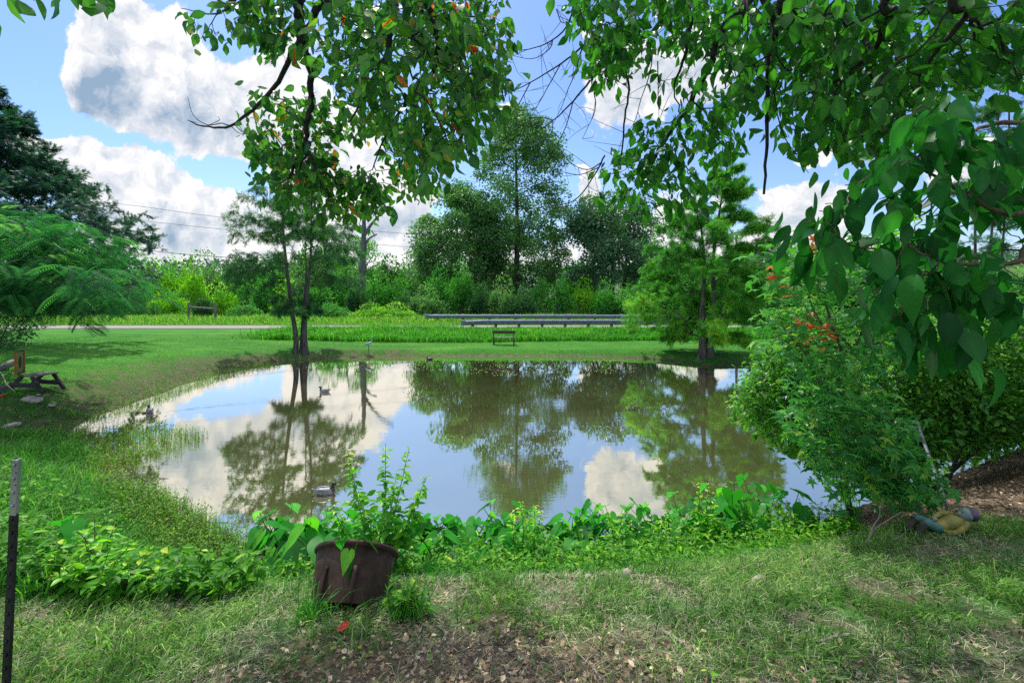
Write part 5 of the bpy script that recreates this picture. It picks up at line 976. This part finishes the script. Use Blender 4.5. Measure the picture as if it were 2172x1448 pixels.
for (px, D, sc, n_, lab) in [(700, 4.25, 1.25, 5, 'large arrow-leaf plant rising right behind the tub, at its left'), (620, 4.7, 1.25, 5, 'large arrow-leaf plant left of the tub with upright leaves'), (560, 4.6, 1.0, 4, 'arrow-leaf plant at the left end of the row'), (1545, 5.5, 1.35, 6, 'largest arrow-leaf plant, at the right end of the row'), (1690, 5.7, 1.2, 4, 'arrow-leaf plant with a long slanting leaf left of the sapling trunk'),
     (920, 4.3, 1.0, 4, 'arrow-leaf plant right beside the three-stemmed sapling'), (741, 3.18, .62, 3, 'arrow-leaf plant growing up out of the rusty tub'), (140, 4.1, .8, 4, 'arrow-leaf plant in the weeds by the metal post'), (330, 4.3, .7, 4, 'arrow-leaf plant in the weeds behind the two leaning sticks')]:
    x = (px - CX) * D / F; taro(x, D, max(h1(x, D) - .02, -.05), sc, n_, lab, None) if False else None
    r = thing('arrow_leaf_plant', lab, 'plant', (x, D, max(h1(x, D) - .02, -.05) + (.20 if 'out of the rusty' in lab else 0)))
    for q in range(n_):
        o = obj('leaf', TL[rng.integers(0, 16)], r); o.rotation_euler = (rng.normal() * .1, rng.normal() * .1, q * 6.283 / n_ + rng.random() * .9); s1 = sc * rng.uniform(.75, 1.15); o.scale = (s1, s1, s1)
# ---------------------------------------------------------------- built things
steel = solid('galvanised_steel', (.09, .13, .18), (.19, .24, .30), 6, .6, .25, .1, spec=.5)
wood_old = solid('weathered_wood', (.06, .055, .055), (.20, .185, .175), 18, .85, bump=.6, stretch=(1, .15, 1), bdist=.006)
wood_dk = solid('dark_weathered_wood', (.018, .017, .02), (.07, .065, .07), 18, .85, bump=.6, stretch=(1, .2, 1), bdist=.006)
post_w = solid('old_post_wood', (.07, .075, .075), (.22, .21, .19), 9, .9, bump=.5, stretch=(1, 1, .2))
def guardrail(label, pa, pb, nposts, group, drop_left=False):
    """W-beam on timber posts from pa to pb (world xy), beam centre at z over the ground"""
    pa = np.array(pa, float); pb = np.array(pb, float); root = thing('guardrail', label, 'guardrail', (pa[0], pa[1], h1(pa[0], pa[1])), 0, group); o0 = np.array(root.location)
    n = 48; t = np.linspace(0, 1, n); xy = pa[None, :2] + (pb - pa)[None, :2] * t[:, None]; g = np.array([h1(a, b_) for a, b_ in xy]); g = np.interp(t, t[::6], g[::6]); hz = g + .50 + (np.zeros(n) if not drop_left else -.06 * ss((.1 - t) / .1))
    prof = [(-.16, .0), (-.125, .03), (-.09, .07), (-.06, .07), (-.025, .01), (0, 0), (.025, .01), (.06, .07), (.09, .07), (.125, .03), (.16, .0)]; k = len(prof); V = []
    for (x_, y_), z_ in zip(xy, hz):
        for dz, dy in prof: V.append((x_, y_ - dy - .05, z_ + dz))
    V += [(a, b_ + .006, c) for a, b_, c in V]; V = np.array(V); Fq = [[i_ * k + j_, (i_ + 1) * k + j_, (i_ + 1) * k + j_ + 1, i_ * k + j_ + 1] for i_ in range(n - 1) for j_ in range(k - 1)]; off = n * k; Fq += [[off + c for c in f[::-1]] for f in Fq]
    obj('rail', make_mesh('rail', V - o0, [np.array(Fq)], steel), root)
    for q in range(nposts):
        tt = (q + .35) / nposts; x_, y_ = pa[:2] + (pb - pa)[:2] * tt; z_ = np.interp(tt, t, hz); g_ = h1(x_, y_); mb = MB(); mb.box((x_ - o0[0], y_ + .16 - o0[1], (g_ - .2 + z_ + .20) / 2 - o0[2]), (.18, .20, z_ + .20 - g_ + .2), None, .5, .01); mb.box((x_ - o0[0], y_ + .03 - o0[1], z_ - o0[2]), (.14, .07, .32), None, .5, .005); mb.obj('post', post_w, root)
    mb = MB(); mb.box((pa[0] - .06 - o0[0], pa[1] - .05 - o0[1], hz[0] - o0[2]), (.30, .12, .36), None, .5, .02); mb.obj('end_terminal', steel, root)
    return root
a = P(985, 0, 30.2); b = P(1420, 0, 31.0); guardrail('nearer grey steel guardrail on timber posts along the near road edge', (a[0], 30.15), (b[0], 30.3), 9, 'roadside guardrails', True)
a = P(908, 0, 36.6); b = P(1700, 0, 36.0); guardrail('farther and longer grey steel guardrail along the far road edge', (a[0], 36.4), (b[0] + 4, 35.8), 16, 'roadside guardrails')

# bench on the far lawn: board seat and back between two leaning end frames, back towards the road
g = ground(1068, 732); D = g[1]; xL, xR = (1047 - CX) * D / F, (1090 - CX) * D / F
root = thing('bench', 'small dark wooden bench alone on the far lawn', 'bench', ((xL + xR) / 2, D, g[2]), math.radians(-4)); hw = (xR - xL) / 2
for sx in (-1, 1):
    mb = MB(); mb.beam((sx * hw, -.20, -.03), (sx * hw, .10, .78), .05, .10, bev=.006); mb.beam((sx * hw, .30, -.03), (sx * hw, -.02, .42), .05, .10, bev=.006); mb.obj('leg', wood_dk, root)
mb = MB(); mb.box((0, .16, .40), (2 * hw + .10, .28, .04), None, .5, .006); mb.obj('seat', wood_old, root)
mb = MB(); mb.box((0, .05, .69), (2 * hw + .16, .04, .17), None, .5, .006); mb.obj('backrest', wood_dk, root)

# wooden H-brace by the far roadside
g = np.array([(400 - CX) * 38.5 / F, 38.5]); z0 = h1(*g); root = thing('wooden_gate_brace', 'old wooden fence brace of two posts and a top rail across the road', 'fence', (g[0], g[1], z0))
for dx, hh_ in ((0, 1.55), (2.25, 1.40)): mb = MB(); mb.tube([(dx, 0, -.2), (dx + .02, 0, hh_ / 2), (dx, 0, hh_)], [.11, .10, .10], 9); mb.obj('post', post_w, root)
mb = MB(); mb.tube([(.02, -.02, 1.18), (1.1, -.02, 1.10), (2.22, 0, 1.03)], [.075, .08, .07], 8); mb.obj('rail', post_w, root)
dkmetal = solid('dark_metal', (.02, .02, .022), (.06, .055, .05), 20, .7, .4, .2)
fp = [(325, 42, 'thin metal fence post left of the wooden brace'), (215, 41, 'thin metal fence post under the silk tree fronds'), (551, 40, 'thin metal fence post left of the left cypress'), (1182, 41, 'stout dark fence post above the middle of the guardrail'), (1227, 41.5, 'thin fence post above the guardrail, right of the stout one')]
for px, D, lab in fp:
    x = (px - CX) * D / F; z0 = h1(x, D); root_o = MB(); root_o.box((0, 0, .75), (.07 if px != 1182 else .2, .05, 1.7), None, .5, .008); root_o.box((0, -.04, 1.2), (.03, .03, .8)); o = root_o.obj('fence_post', dkmetal, None, False, (0, 0, 0), (x, D, z0)); tag(o, lab, 'post', 'old fence posts across the road')

# power lines and pole
wirem = solid('wire', (.02, .02, .022), (.04, .04, .045), 4, .6)
for lab, pts, r in [('uppermost thin power line crossing the sky behind the trees', [(-400, 390), (175, 425), (490, 463), (900, 499), (1340, 535), (1562, 548), (2300, 600)], .02), ('middle power line crossing the sky behind the trees', [(-400, 400), (285, 467), (480, 487), (900, 527), (1350, 560), (1562, 562), (2300, 620)], .02), ('lowest and thickest power line crossing behind the trees', [(-400, 440), (270, 526), (480, 546), (700, 567), (900, 579), (1180, 583), (1350, 583), (1562, 576), (2300, 640)], .034)]:
    mb = MB(); w = spline([P(a_, b_, 52) for a_, b_ in pts], 10); mb.tube(w, r, 5); tag(mb.obj('power_line', wirem), lab, 'power line', 'power lines')
x = (1562 - CX) * 52.2 / F; z0 = h1(x, 52.2); root = thing('utility_pole', 'wooden utility pole hidden behind the right cypress', 'utility pole', (x, 52.2, z0)); mb = MB(); mb.tube([(0, 0, -.2), (0, 0, 5), (0, 0, 9.0)], [.17, .15, .12], 10); mb.obj('pole', post_w, root); mb = MB(); mb.box((0, -.12, 6.2 - z0 + 0), (1.6, .1, .12), None, .5, .01); mb.obj('crossarm', post_w, root)

# duck decoys
dk_b = solid('decoy_grey', (.09, .10, .13), (.22, .23, .27), 14, .5, spec=.5, bump=.15); dk_h = solid('decoy_dark', (.008, .014, .02), (.02, .035, .03), 10, .4, spec=.5, bump=0); dk_br = solid('decoy_breast', (.05, .025, .02), (.12, .06, .045), 10, .5, bump=0); dk_bl = solid('decoy_bill', (.18, .16, .04), (.30, .26, .06), 10, .5, bump=0)
def loft(pts, rad, sx=1., sz=1., k=14):
    mb = MB(); mb.tube(spline(pts, 5), np.interp(np.linspace(0, 1, (len(pts) - 1) * 5 + 1), np.linspace(0, 1, len(pts)), rad), k, True, .5, sx, sz); return mb
def duck(px, py, label, rz, sc=1.0, body=dk_b):
    D = F * CH / (py - HY); x = (px - CX) * D / F; root = thing('duck_decoy', label, 'duck decoy', (x, D, 0), rz, 'duck decoys on the pond'); root.scale = (sc,) * 3
    loft([(-.19, 0, .075), (-.16, 0, .06), (-.10, 0, .045), (0, 0, .035), (.08, 0, .04), (.125, 0, .055), (.145, 0, .065)], [.006, .03, .062, .078, .07, .045, .01], 1.0, .92).obj('body', body, root, True)
    m_ = loft([(-.15, 0, .075), (-.20, 0, .095), (-.235, 0, .10)], [.035, .022, .004], 1.1, .4, 10); m_.obj('tail', dk_h, root, True)
    for sg in (-1, 1): loft([(-.17, sg * .03, .085), (-.08, sg * .058, .085), (.02, sg * .066, .075), (.08, sg * .055, .065)], [.004, .024, .03, .006], .6, 1, 8).obj('wing', body, root, True)
    loft([(.10, 0, .07), (.135, 0, .055), (.15, 0, .06)], [.045, .05, .01]).obj('breast', dk_br, root, True)
    mb = loft([(.095, 0, .07), (.115, 0, .11), (.125, 0, .14)], [.04, .028, .028]); mb.ball((.14, 0, .158), (.042, .034, .036), 12); mb.obj('head', dk_h, root, True)
    mb = MB(); mb.box((.195, 0, .148), (.05, .028, .013), None, .5, .005); mb.obj('bill', dk_bl, root)
duck(690, 1047, 'nearest duck decoy, facing right beside the tall sapling', math.radians(8)); duck(688, 831, 'duck decoy facing left in the bright water behind the cypress reflection', math.radians(178)); duck(318, 874, 'duck decoy at the left by the shore weeds, seen from behind', math.radians(140)); duck(911, 763, 'farthest duck decoy, low and dark by the far shore', math.radians(175), .95, dk_h)

# heron statue on thin legs
g = ground(782, 748); root = thing('heron_statue', 'small blue-grey heron figure on thin metal legs on the far lawn', 'statue', tuple(g)); hb = solid('heron_blue', (.10, .16, .24), (.35, .42, .50), 20, .6)
k_ = g[1] / F; H_ = 34 * k_
loft([(-.22, 0, H_ * .42), (-.10, 0, H_ * .5), (.04, 0, H_ * .56), (.14, 0, H_ * .62)], [.01, .07, .085, .04], 1, .9, 10).obj('body', hb, root, True)
mb = loft([(.12, 0, H_ * .60), (.17, 0, H_ * .70), (.11, 0, H_ * .80), (.14, 0, H_ * .90)], [.03, .022, .018, .02], 1, 1, 8); mb.ball((.16, 0, H_ * .92), (.045, .03, .03), 10); mb.obj('neck', hb, root, True)
mb = MB(); mb.tube([(.19, 0, H_ * .92), (.30, 0, H_ * .88)], [.014, .002], 6); mb.obj('beak', dk_bl, root)
for sg in (-1, 1): mb = MB(); mb.tube([(.01, sg * .025, -.05), (.0, sg * .03, H_ * .25), (.02, sg * .02, H_ * .52)], .008, 5); mb.obj('leg', dkmetal, root)

# little A-frame table with a coloured glass panel standing on it
g = ground(75, 824); D = g[1]; K = D / F; root = thing('picnic_table', 'small low weathered table with slanting A-frame legs at the left bank', 'table', tuple(g), math.radians(-14))
Ht = 30 * K; top = MB()
for q in range(4): top.box((.12, -.21 + q * .14 + .0, Ht + .012), (44 * K + .05 * (q % 2), .13, .03), None, .5, .004)
top.obj('tabletop', wood_old, root)
for sy in (-.24, .24):
    mb = MB(); mb.beam((-.62, sy, -.02), (-.08, sy, Ht), .05, .11); mb.obj('leg', wood_dk, root); mb = MB(); mb.beam((.70, sy, -.02), (.28, sy, Ht), .05, .11); mb.obj('leg', wood_dk, root)
    mb = MB(); mb.box((.03, sy - .03, Ht * .38), (1.05, .04, .12), None, .5, .005); mb.obj('crossbar', wood_dk, root)
gold = solid('orange_stained_frame', (.20, .08, .015), (.42, .19, .03), 9, .5, bump=.2); black = solid('black_lattice', (.008, .008, .008), (.03, .025, .02), 12, .5)
m, nt = newmat('patterned_glass'); nn = nt.nodes.new; lk = nt.links.new; tc = nn('ShaderNodeTexCoord')
vr = nn('ShaderNodeTexVoronoi'); vr.inputs['Scale'].default_value = 16; lk(tc.outputs['Object'], vr.inputs['Vector']); c_ = ramp(vr.outputs[0], [(.2, (.06, .035, .02)), (.45, (.25, .18, .06)), (.7, (.12, .14, .09))]); pb = nn('ShaderNodeBsdfPrincipled'); lk(c_, pb.inputs[0]); pb.inputs['Roughness'].default_value = .4; lk(pb.outputs[0], nn('ShaderNodeOutputMaterial').inputs[0]); glassm = m
pa = P(42, 797, D - .15); pl = thing('framed_panel', 'upright orange-framed panel with a black oval standing on the small table', 'panel', (g[0] - .30, g[1] - .12, g[2] + Ht + .03), math.radians(118))
pw, ph = .46, 50 * K
for sx in (-1, 1): mb = MB(); mb.box((sx * pw / 2, 0, ph / 2), (.05, .05, ph), None, .5, .006); mb.obj('side_frame', gold, pl)
for zz in (.02, ph - .02): mb = MB(); mb.box((0, .002, zz), (pw - .05, .044, .04), None, .5, .004); mb.obj('end_frame', black, pl)
mb = MB(); mb.box((0, 0, ph / 2), (pw - .052, .012, ph - .084)); mb.obj('pane', glassm, pl)
mb = MB(); mb.ball((0, 0, ph / 2), (.085, .022, .19), 16); mb.obj('oval', black, pl, True)
# landscape timbers, rocks, cable at the left
def timber(name, label, a, b, w, mat, group=None):
    a = np.array(a, float); b = np.array(b, float); c = (a + b) / 2; mb = MB(); mb.beam(a - c, b - c, w, w, bev=.012); mb.V[-1] += rng.normal(size=mb.V[-1].shape) * .004; o = mb.obj(name, mat, None, False, (0, 0, 0), tuple(c)); return tag(o, label, 'timber', group)
a = ground(-40, 806); b = ground(42, 766); timber('landscape_timber', 'long weathered grey timber lying behind the small table', a + [0, 0, .08], b + [0, 0, .08], .15, wood_old)
a = ground(-60, 842); b = ground(12, 830); timber('landscape_timber', 'short grey timber end at the left edge in front of the small table', a + [0, 0, .08], b + [0, 0, .08], .16, wood_old)
a = ground(352, 1272); b = ground(520, 1276); timber('edging_board', 'dark thin edging board lying at the brow of the bank left of the tub', a + [0, 0, .02], b + [0, 0, .02], .035, wood_dk)
rockm = solid('pale_rock', (.16, .14, .12), (.42, .38, .33), 9, .9, bump=.6)
def rock(label, g, r, seed, mat=rockm, cat='rock', name='rock'):
    rg = np.random.default_rng(seed); mb = MB(); mb.ball((0, 0, 0), (1, 1, 1), 16); V = mb.V[0]; V *= (1 + .28 * (vn(V[:, 0] * 1.7 + seed, V[:, 1] * 1.7 + V[:, 2] * 2.1, 1.0)[:, None] - .5) * 2); V *= np.array(r); o = mb.obj(name, mat, None, True, (0, 0, 0), (g[0], g[1], g[2] + r[2] * .35)); o.rotation_euler = (0, 0, rg.random() * 6); return tag(o, label, cat)
for px, py, r, lab in [(68, 851, (.26, .17, .10), 'largest pale rock on the bare soil below the small table'), (20, 905, (.2, .15, .06), 'half-buried flat rock by the left edge below the soil patch'), (110, 860, (.16, .08, .04), 'thin slab of rock right of the largest pale rock'), (82, 838, (.06, .05, .035), 'small stone close behind the largest pale rock'), (20, 1020, (.10, .08, .08), 'pale stone beside the top of the metal post'), (1332, 1222, (.05, .04, .045), 'tan stone poking out of the grass at the brow, right of middle'), (1615, 1236, (.07, .05, .035), 'grey half-hidden stone in the grass at the right'), (1250, 1228, (.035, .03, .03), 'small dark stone in the grass left of the tan stone')]:
    rock(lab, ground(px, py), r, px)
cab = solid('pale_cable', (.28, .28, .22), (.4, .4, .32), 5, .6); mb = MB(); mb.tube(spline([ground(-30, 790) + [0, 0, .02], ground(0, 805) + [0, 0, .22], ground(14, 822) + [0, 0, .10], ground(32, 832) + [0, 0, .02]], 8), .012, 6); tag(mb.obj('cable', cab), 'thin pale cable arching to the ground by the small table', 'cable')
redm = solid('red_plastic', (.3, .02, .01), (.5, .05, .02), 5, .5); g = ground(6, 843); mb = MB(); mb.tube([(0, 0, 0), (0, 0, .05), (0, 0, .07)], [.05, .05, .03], 12); mb.ball((0, 0, .07), (.022, .022, .02), 8); tag(mb.obj('plastic_scrap', redm, None, True, (0, 0, 0), tuple(g)), 'small red plastic scrap on the ground at the left edge', 'litter')

# metal T-post at the left
silver = solid('bare_steel_top', (.20, .21, .22), (.42, .43, .43), 12, .45, .7, .15, stretch=(1, 1, .2)); postb = solid('black_post_paint', (.006, .008, .010), (.022, .025, .03), 14, .5, .2, .15, spec=.5)
D = 1.85; tp = P(33, 975, D); ft = P(2, 1530, D); ft[2] = h1(ft[0], D) - .05; root = thing('metal_post', 'black steel fence post with a bare silver top in the left foreground', 'post', tuple(ft)); dv = tp - ft; L_ = np.linalg.norm(dv); ez = dv / L_; ex = unit(np.cross((0, 1, .0), ez)); ey = np.cross(ez, ex); R_ = np.stack([ex, ey, ez], 1)
def tsec(z0, z1, nm, mat, studs):
    mb = MB(); c = ez * (z0 + z1) / 2; mb.box(c + R_ @ np.array([0, -.002, 0]), (.026, .004, z1 - z0), R_, .5, .001); mb.box(c + R_ @ np.array([0, .0105, 0]), (.004, .020, z1 - z0 - .001), R_)
    for s_ in studs:
        if z0 < s_ < z1: mb.box(R_ @ np.array([0.0, -.0065, s_]), (.012, .006, .014), R_, .5, .002)
    mb.obj(nm, mat, root)
zs = L_ - .225; tsec(zs, L_, 'bare_top', silver, np.arange(.03, L_, .055)); tsec(0, zs - .0005, 'shaft', postb, np.arange(.03, L_, .055))
mb = MB(); 
for s_ in (L_ - .05, L_ - .10): mb.tube([R_ @ np.array([.009, -.0052, s_]), R_ @ np.array([.009, -.0035, s_])], .003, 8)
mb.obj('bolt_hole', black, root)

# rusty tub lying tipped towards the water
rust = solid('rusty_brown_metal', (.028, .018, .013), (.085, .052, .036), 14, .7, .2, .22, lo=.3, hi=.75, bdist=.003)
g = ground(722, 1292); root = thing('rusty_tub', 'dark rusty round tub tipped toward the pond, weeds growing from it', 'tub', tuple(g + [0, .0, -.05])); tl = math.radians(44); ax_ = np.array([0, math.sin(tl), math.cos(tl)]); exx = np.array([1., 0, 0]); eyy = np.cross(ax_, exx); ctr = np.array([0, .10, -.02])
def ring(r, h, n=48, kx=1.0): a = np.linspace(0, 2 * np.pi, n, endpoint=False); return ctr + ax_ * h + exx * (np.cos(a) * r * kx)[:, None] + eyy * (np.sin(a) * r)[:, None]
def lathe(rows, n=48): 
    V = np.vstack([ring(r, h, n) for r, h in rows]); Fq = [[i_ * n + j_, i_ * n + (j_ + 1) % n, (i_ + 1) * n + (j_ + 1) % n, (i_ + 1) * n + j_] for i_ in range(len(rows) - 1) for j_ in range(n)]; return V, Fq
W_ = 90 * (g[1] + .15) / F; hT = .35
mb = MB(); V, Fq = lathe([(W_ * .80, 0), (W_ * .84, .12), (W_ * .90, .22), (W_ * .965, hT), (W_ * .93, hT), (W_ * .86, .26), (W_ * .78, .03), (.01, .03)]); mb.add(V, None, Fq); V, Fq = lathe([(.01, -.002), (W_ * .80, 0)]); mb.add(V, None, Fq); mb.obj('wall', rust, root, True)
mb = MB(); V, Fq = lathe([(W_ * .96, hT - .015), (W_ * 1.02, hT - .005), (W_ * 1.02, hT + .02), (W_ * .95, hT + .025), (W_ * .93, hT)]); mb.add(V, None, Fq); mb.obj('rim', rust, root, True)
for an in (-2.02, -1.25):
    mb = MB(); 
    def pt_(r, h): return ctr + ax_ * h + exx * math.cos(an) * r + eyy * math.sin(an) * r
    mb.tube(spline([pt_(W_ * .88, .21), pt_(W_ * .93, .18), pt_(W_ * .93, .08), pt_(W_ * .90, -.01)], 4), [.008] + [.019] * 11 + [.017], 8); mb.obj('foot_bar', rust, root, True)
soil = solid('potting_soil', (.02, .014, .01), (.07, .05, .035), 30, .95); mb = MB(); V, Fq = lathe([(W_ * .87, .25), (W_ * .5, .27), (.01, .28)]); mb.add(V, None, Fq); mb.obj('soil', soil, root, True)

# two thin leaning stakes
for pts, lab in [(((548 - 550 + 228, 1282), (292, 1200)), 'brown stake leaning right at the brow of the left bank'), (((358, 1272), (377, 1190)), 'brown stake leaning slightly right, next to the edging board')]:
    g = ground(*pts[0]); D = g[1]; tpp = P(pts[1][0], pts[1][1], D + .05); mb = MB(); mb.tube(spline([g * 0, (tpp - g) * .5 + [.004, 0, 0], tpp - g], 4), [.011] * 4 + [.010] * 4 + [.008], 7); tag(mb.obj('stake', twig_brown, None, True, (0, 0, 0), tuple(g)), lab, 'stake', 'stakes at the brow of the bank')
# fallen dead twigs
greyt = solid('grey_dead_twig', (.14, .12, .10), (.34, .30, .26), 40, .85)
def fallen(label, rows, r0, r1, hgt, forks=()):
    p0 = ground(*rows[0]); mb = MB(); pts = [ground(a_, b_) + np.array([0, 0, h_]) - p0 for (a_, b_), h_ in zip(rows, hgt)]; pt = spline(pts, 4); mb.tube(pt, np.linspace(r0, r1, len(pt)), 6)
    for (i_, dv) in forks: mb.tube(spline([pt[i_], pt[i_] + np.array(dv) * .5 + [.005, 0, .004], pt[i_] + np.array(dv)], 3), np.linspace(r1 * 1.2, r1 * .5, 7), 5)
    return tag(mb.obj('fallen_branch', greyt, None, True, (0, 0, 0), tuple(p0)), label, 'branch', 'fallen branches')
p0 = ground(1835, 1162)
def air(label, base, tips_, r=.008):
    g = ground(*base); mb = MB(); D = g[1]
    for t_ in tips_: mb.tube(spline([g * 0] + [P(a_, b_, D + .05) - g for a_, b_ in t_], 4), np.linspace(r, r * .35, 4 * len(t_) + 1), 6)
    return tag(mb.obj('fallen_branch', greyt, None, True, (0, 0, 0), tuple(g)), label, 'branch', 'fallen branches')
air('forked grey dead branch sticking up beside the sapling trunk', (1835, 1162), [[(1852, 1125), (1880, 1105), (1912, 1085)], [(1850, 1120), (1865, 1095), (1866, 1075)], [(1875, 1150), (1905, 1140), (1918, 1132)]])
air('thin curved grey twig leaning at the foot of the sapling trunk', (1775, 1158), [[(1788, 1135), (1815, 1125)]], .006)
fallen('long straight twig lying in the dead leaves below the forked branch', [(1700, 1165), (1760, 1162), (1800, 1168)], .008, .005, (.01, .02, .01))
fallen('thick pale root-like stick lying in the grass at the lower middle', [(1410, 1345), (1450, 1372), (1500, 1425)], .012, .008, (.01, .012, .01)); fallen('pale stick lying among dead leaves at the bottom, left of the thick one', [(1245, 1400), (1275, 1448)], .009, .007, (.01, .01))
fallen('bark-like stick lying in the grass at the lower right', [(1735, 1366), (1790, 1352), (1835, 1352)], .012, .006, (.012, .014, .01)); fallen('thin curved twig in the dead leaves below the tub', [(705, 1355), (730, 1370), (755, 1400)], .004, .003, (.012, .015, .012)); fallen('thin straight twig in the dead leaves right of the tub', [(920, 1330), (955, 1352)], .004, .003, (.012, .02))
# a red leaf
g = ground(728, 1345); V, Fa, T = scatter(t_ovate(.3, .7, -.2), np.array([[0, 0, .0]]), frames(np.array([[1., .45, .15]]), np.array([[0, -.4, 1.]])), np.array([.085]), np.array([.5]))
tag(obj('red_leaf', make_mesh('red_leaf', V, [Fa], solid('red_leaf', (.5, .02, .015), (.6, .05, .03), 5, .5), T, True), None, tuple(g + [-.04, 0, .02])), 'single bright red fallen leaf in front of the tub', 'leaf')
# grey pole leaning through the right-hand bush
g = ground(2012, 1082); tpp = P(1942, 888, g[1] + .9); mb = MB(); mb.tube(spline([g * 0, (tpp - g) * .5, tpp - g], 3), .018, 9); mb.tube([tpp - g, tpp - g + unit(tpp - g) * .02], [.022, .016], 9); tag(mb.obj('leaning_pole', solid('grey_pole', (.07, .08, .09), (.17, .19, .20), 9, .6, .2), None, True, (0, 0, 0), tuple(g)), 'slim grey pole leaning into the bush above the fallen statue', 'pole')

# fallen painted statue of a boy lying on his back, knees bent
g = ground(2010, 1134); K = g[1] / F; root = thing('boy_statue', 'weathered painted boy figure lying on its back with bent knees and yellow shirt', 'statue', tuple(g)); s = K      # unit: one photo pixel at this distance
def q3(px, py, dy=0): return ((px - 2010) * s, dy * s, (1134 - py) * s)
yel = solid('faded_yellow_paint', (.13, .13, .03), (.30, .27, .07), 12, .6, bump=.3); teal = solid('faded_teal_paint', (.02, .13, .12), (.10, .20, .18), 10, .55, bump=.3); face = solid('grey_green_skin_paint', (.12, .20, .18), (.24, .30, .27), 14, .6, bump=.3); hair = solid('brown_purple_hair_paint', (.05, .028, .035), (.13, .10, .16), 16, .6, bump=.6); boot = solid('dark_boot', (.02, .02, .018), (.09, .08, .06), 12, .7)
# body: one continuous surface from the hips through the chest to the neck
body = loft([q3(1972, 1118), q3(1985, 1117), q3(2003, 1114), q3(2020, 1108), (2036 - 2010 and (2036 - 2010) * s, 0, (1134 - 1109) * s), q3(2044, 1107), q3(2050, 1101), q3(2054, 1095)], [8 * s, 11 * s, 12.5 * s, 14.5 * s, 14 * s, 10 * s, 6.5 * s, 6 * s], 1.15, .95, 16); body.obj('torso', yel, root, True)
for sy in (-9, 9):
    m1 = loft([q3(1984, 1118, sy), q3(1970, 1112, sy), q3(1957, 1104 if sy < 0 else 1106, sy * 1.2), q3(1950, 1107 if sy < 0 else 1109, sy * 1.25)], [9 * s, 9.5 * s, 9 * s, 7 * s], 1, 1, 12); m1.obj('thigh', teal, root, True)
    m1 = loft([q3(1952, 1104 if sy < 0 else 1107, sy * 1.2), q3(1945, 1115, sy * 1.25), q3(1940, 1126, sy * 1.25), q3(1932, 1131, sy * 1.25)], [8 * s, 7 * s, 6 * s, 4.5 * s], 1, 1, 12); m1.obj('shin', boot, root, True)
arm = loft([q3(2036, 1102, -16), q3(2022, 1112, -20), q3(2008, 1120, -19), q3(1994, 1121, -15), q3(1984, 1116, -12)], [6.5 * s, 6 * s, 5 * s, 4.5 * s, 3.5 * s], 1, 1, 10); arm.obj('arm', yel, root, True)
arm = loft([q3(2036, 1100, 16), q3(2018, 1098, 18), q3(2000, 1102, 15), q3(1988, 1104, 10)], [6.5 * s, 6 * s, 5 * s, 4 * s], 1, 1, 10); arm.obj('arm', yel, root, True)
mb = MB(); mb.ball(q3(1985, 1103, 4), (6 * s, 6 * s, 4 * s), 10)
for f in range(4): mb.tube([q3(1986, 1104, 1 + 3 * f), q3(1980, 1104 + f * .5, 1 + 3 * f), q3(1977, 1108 + f * .5, 1 + 3 * f)], [1.6 * s, 1.5 * s, 1.1 * s], 6)
mb.obj('hand', face, root, True)
mb = MB(); mb.ball(q3(2048, 1092), (14 * s, 13 * s, 14 * s), 16); mb.ball(q3(2035, 1090), (5 * s, 4 * s, 5 * s), 8); mb.ball(q3(2039, 1097, 0), (4 * s, 6 * s, 3 * s), 8); mb.ball(q3(2048, 1093, -12.5), (4 * s, 2 * s, 5 * s), 8); mb.ball(q3(2048, 1093, 12.5), (4 * s, 2 * s, 5 * s), 8)
for sy in (-5, 5): mb.ball(q3(2039, 1084, sy), (2.4 * s, 2.4 * s, 2.4 * s), 8)
mb.obj('head', face, root, True)
mb = MB(); mb.ball(q3(2058, 1091), (15 * s, 15.5 * s, 14.5 * s), 18); V = mb.V[0]; V += (vn(V[:, 0] * 60, V[:, 2] * 60 + V[:, 1] * 40)[:, None] - .5) * 2.5 * s; mb.obj('hair', hair, root, True)
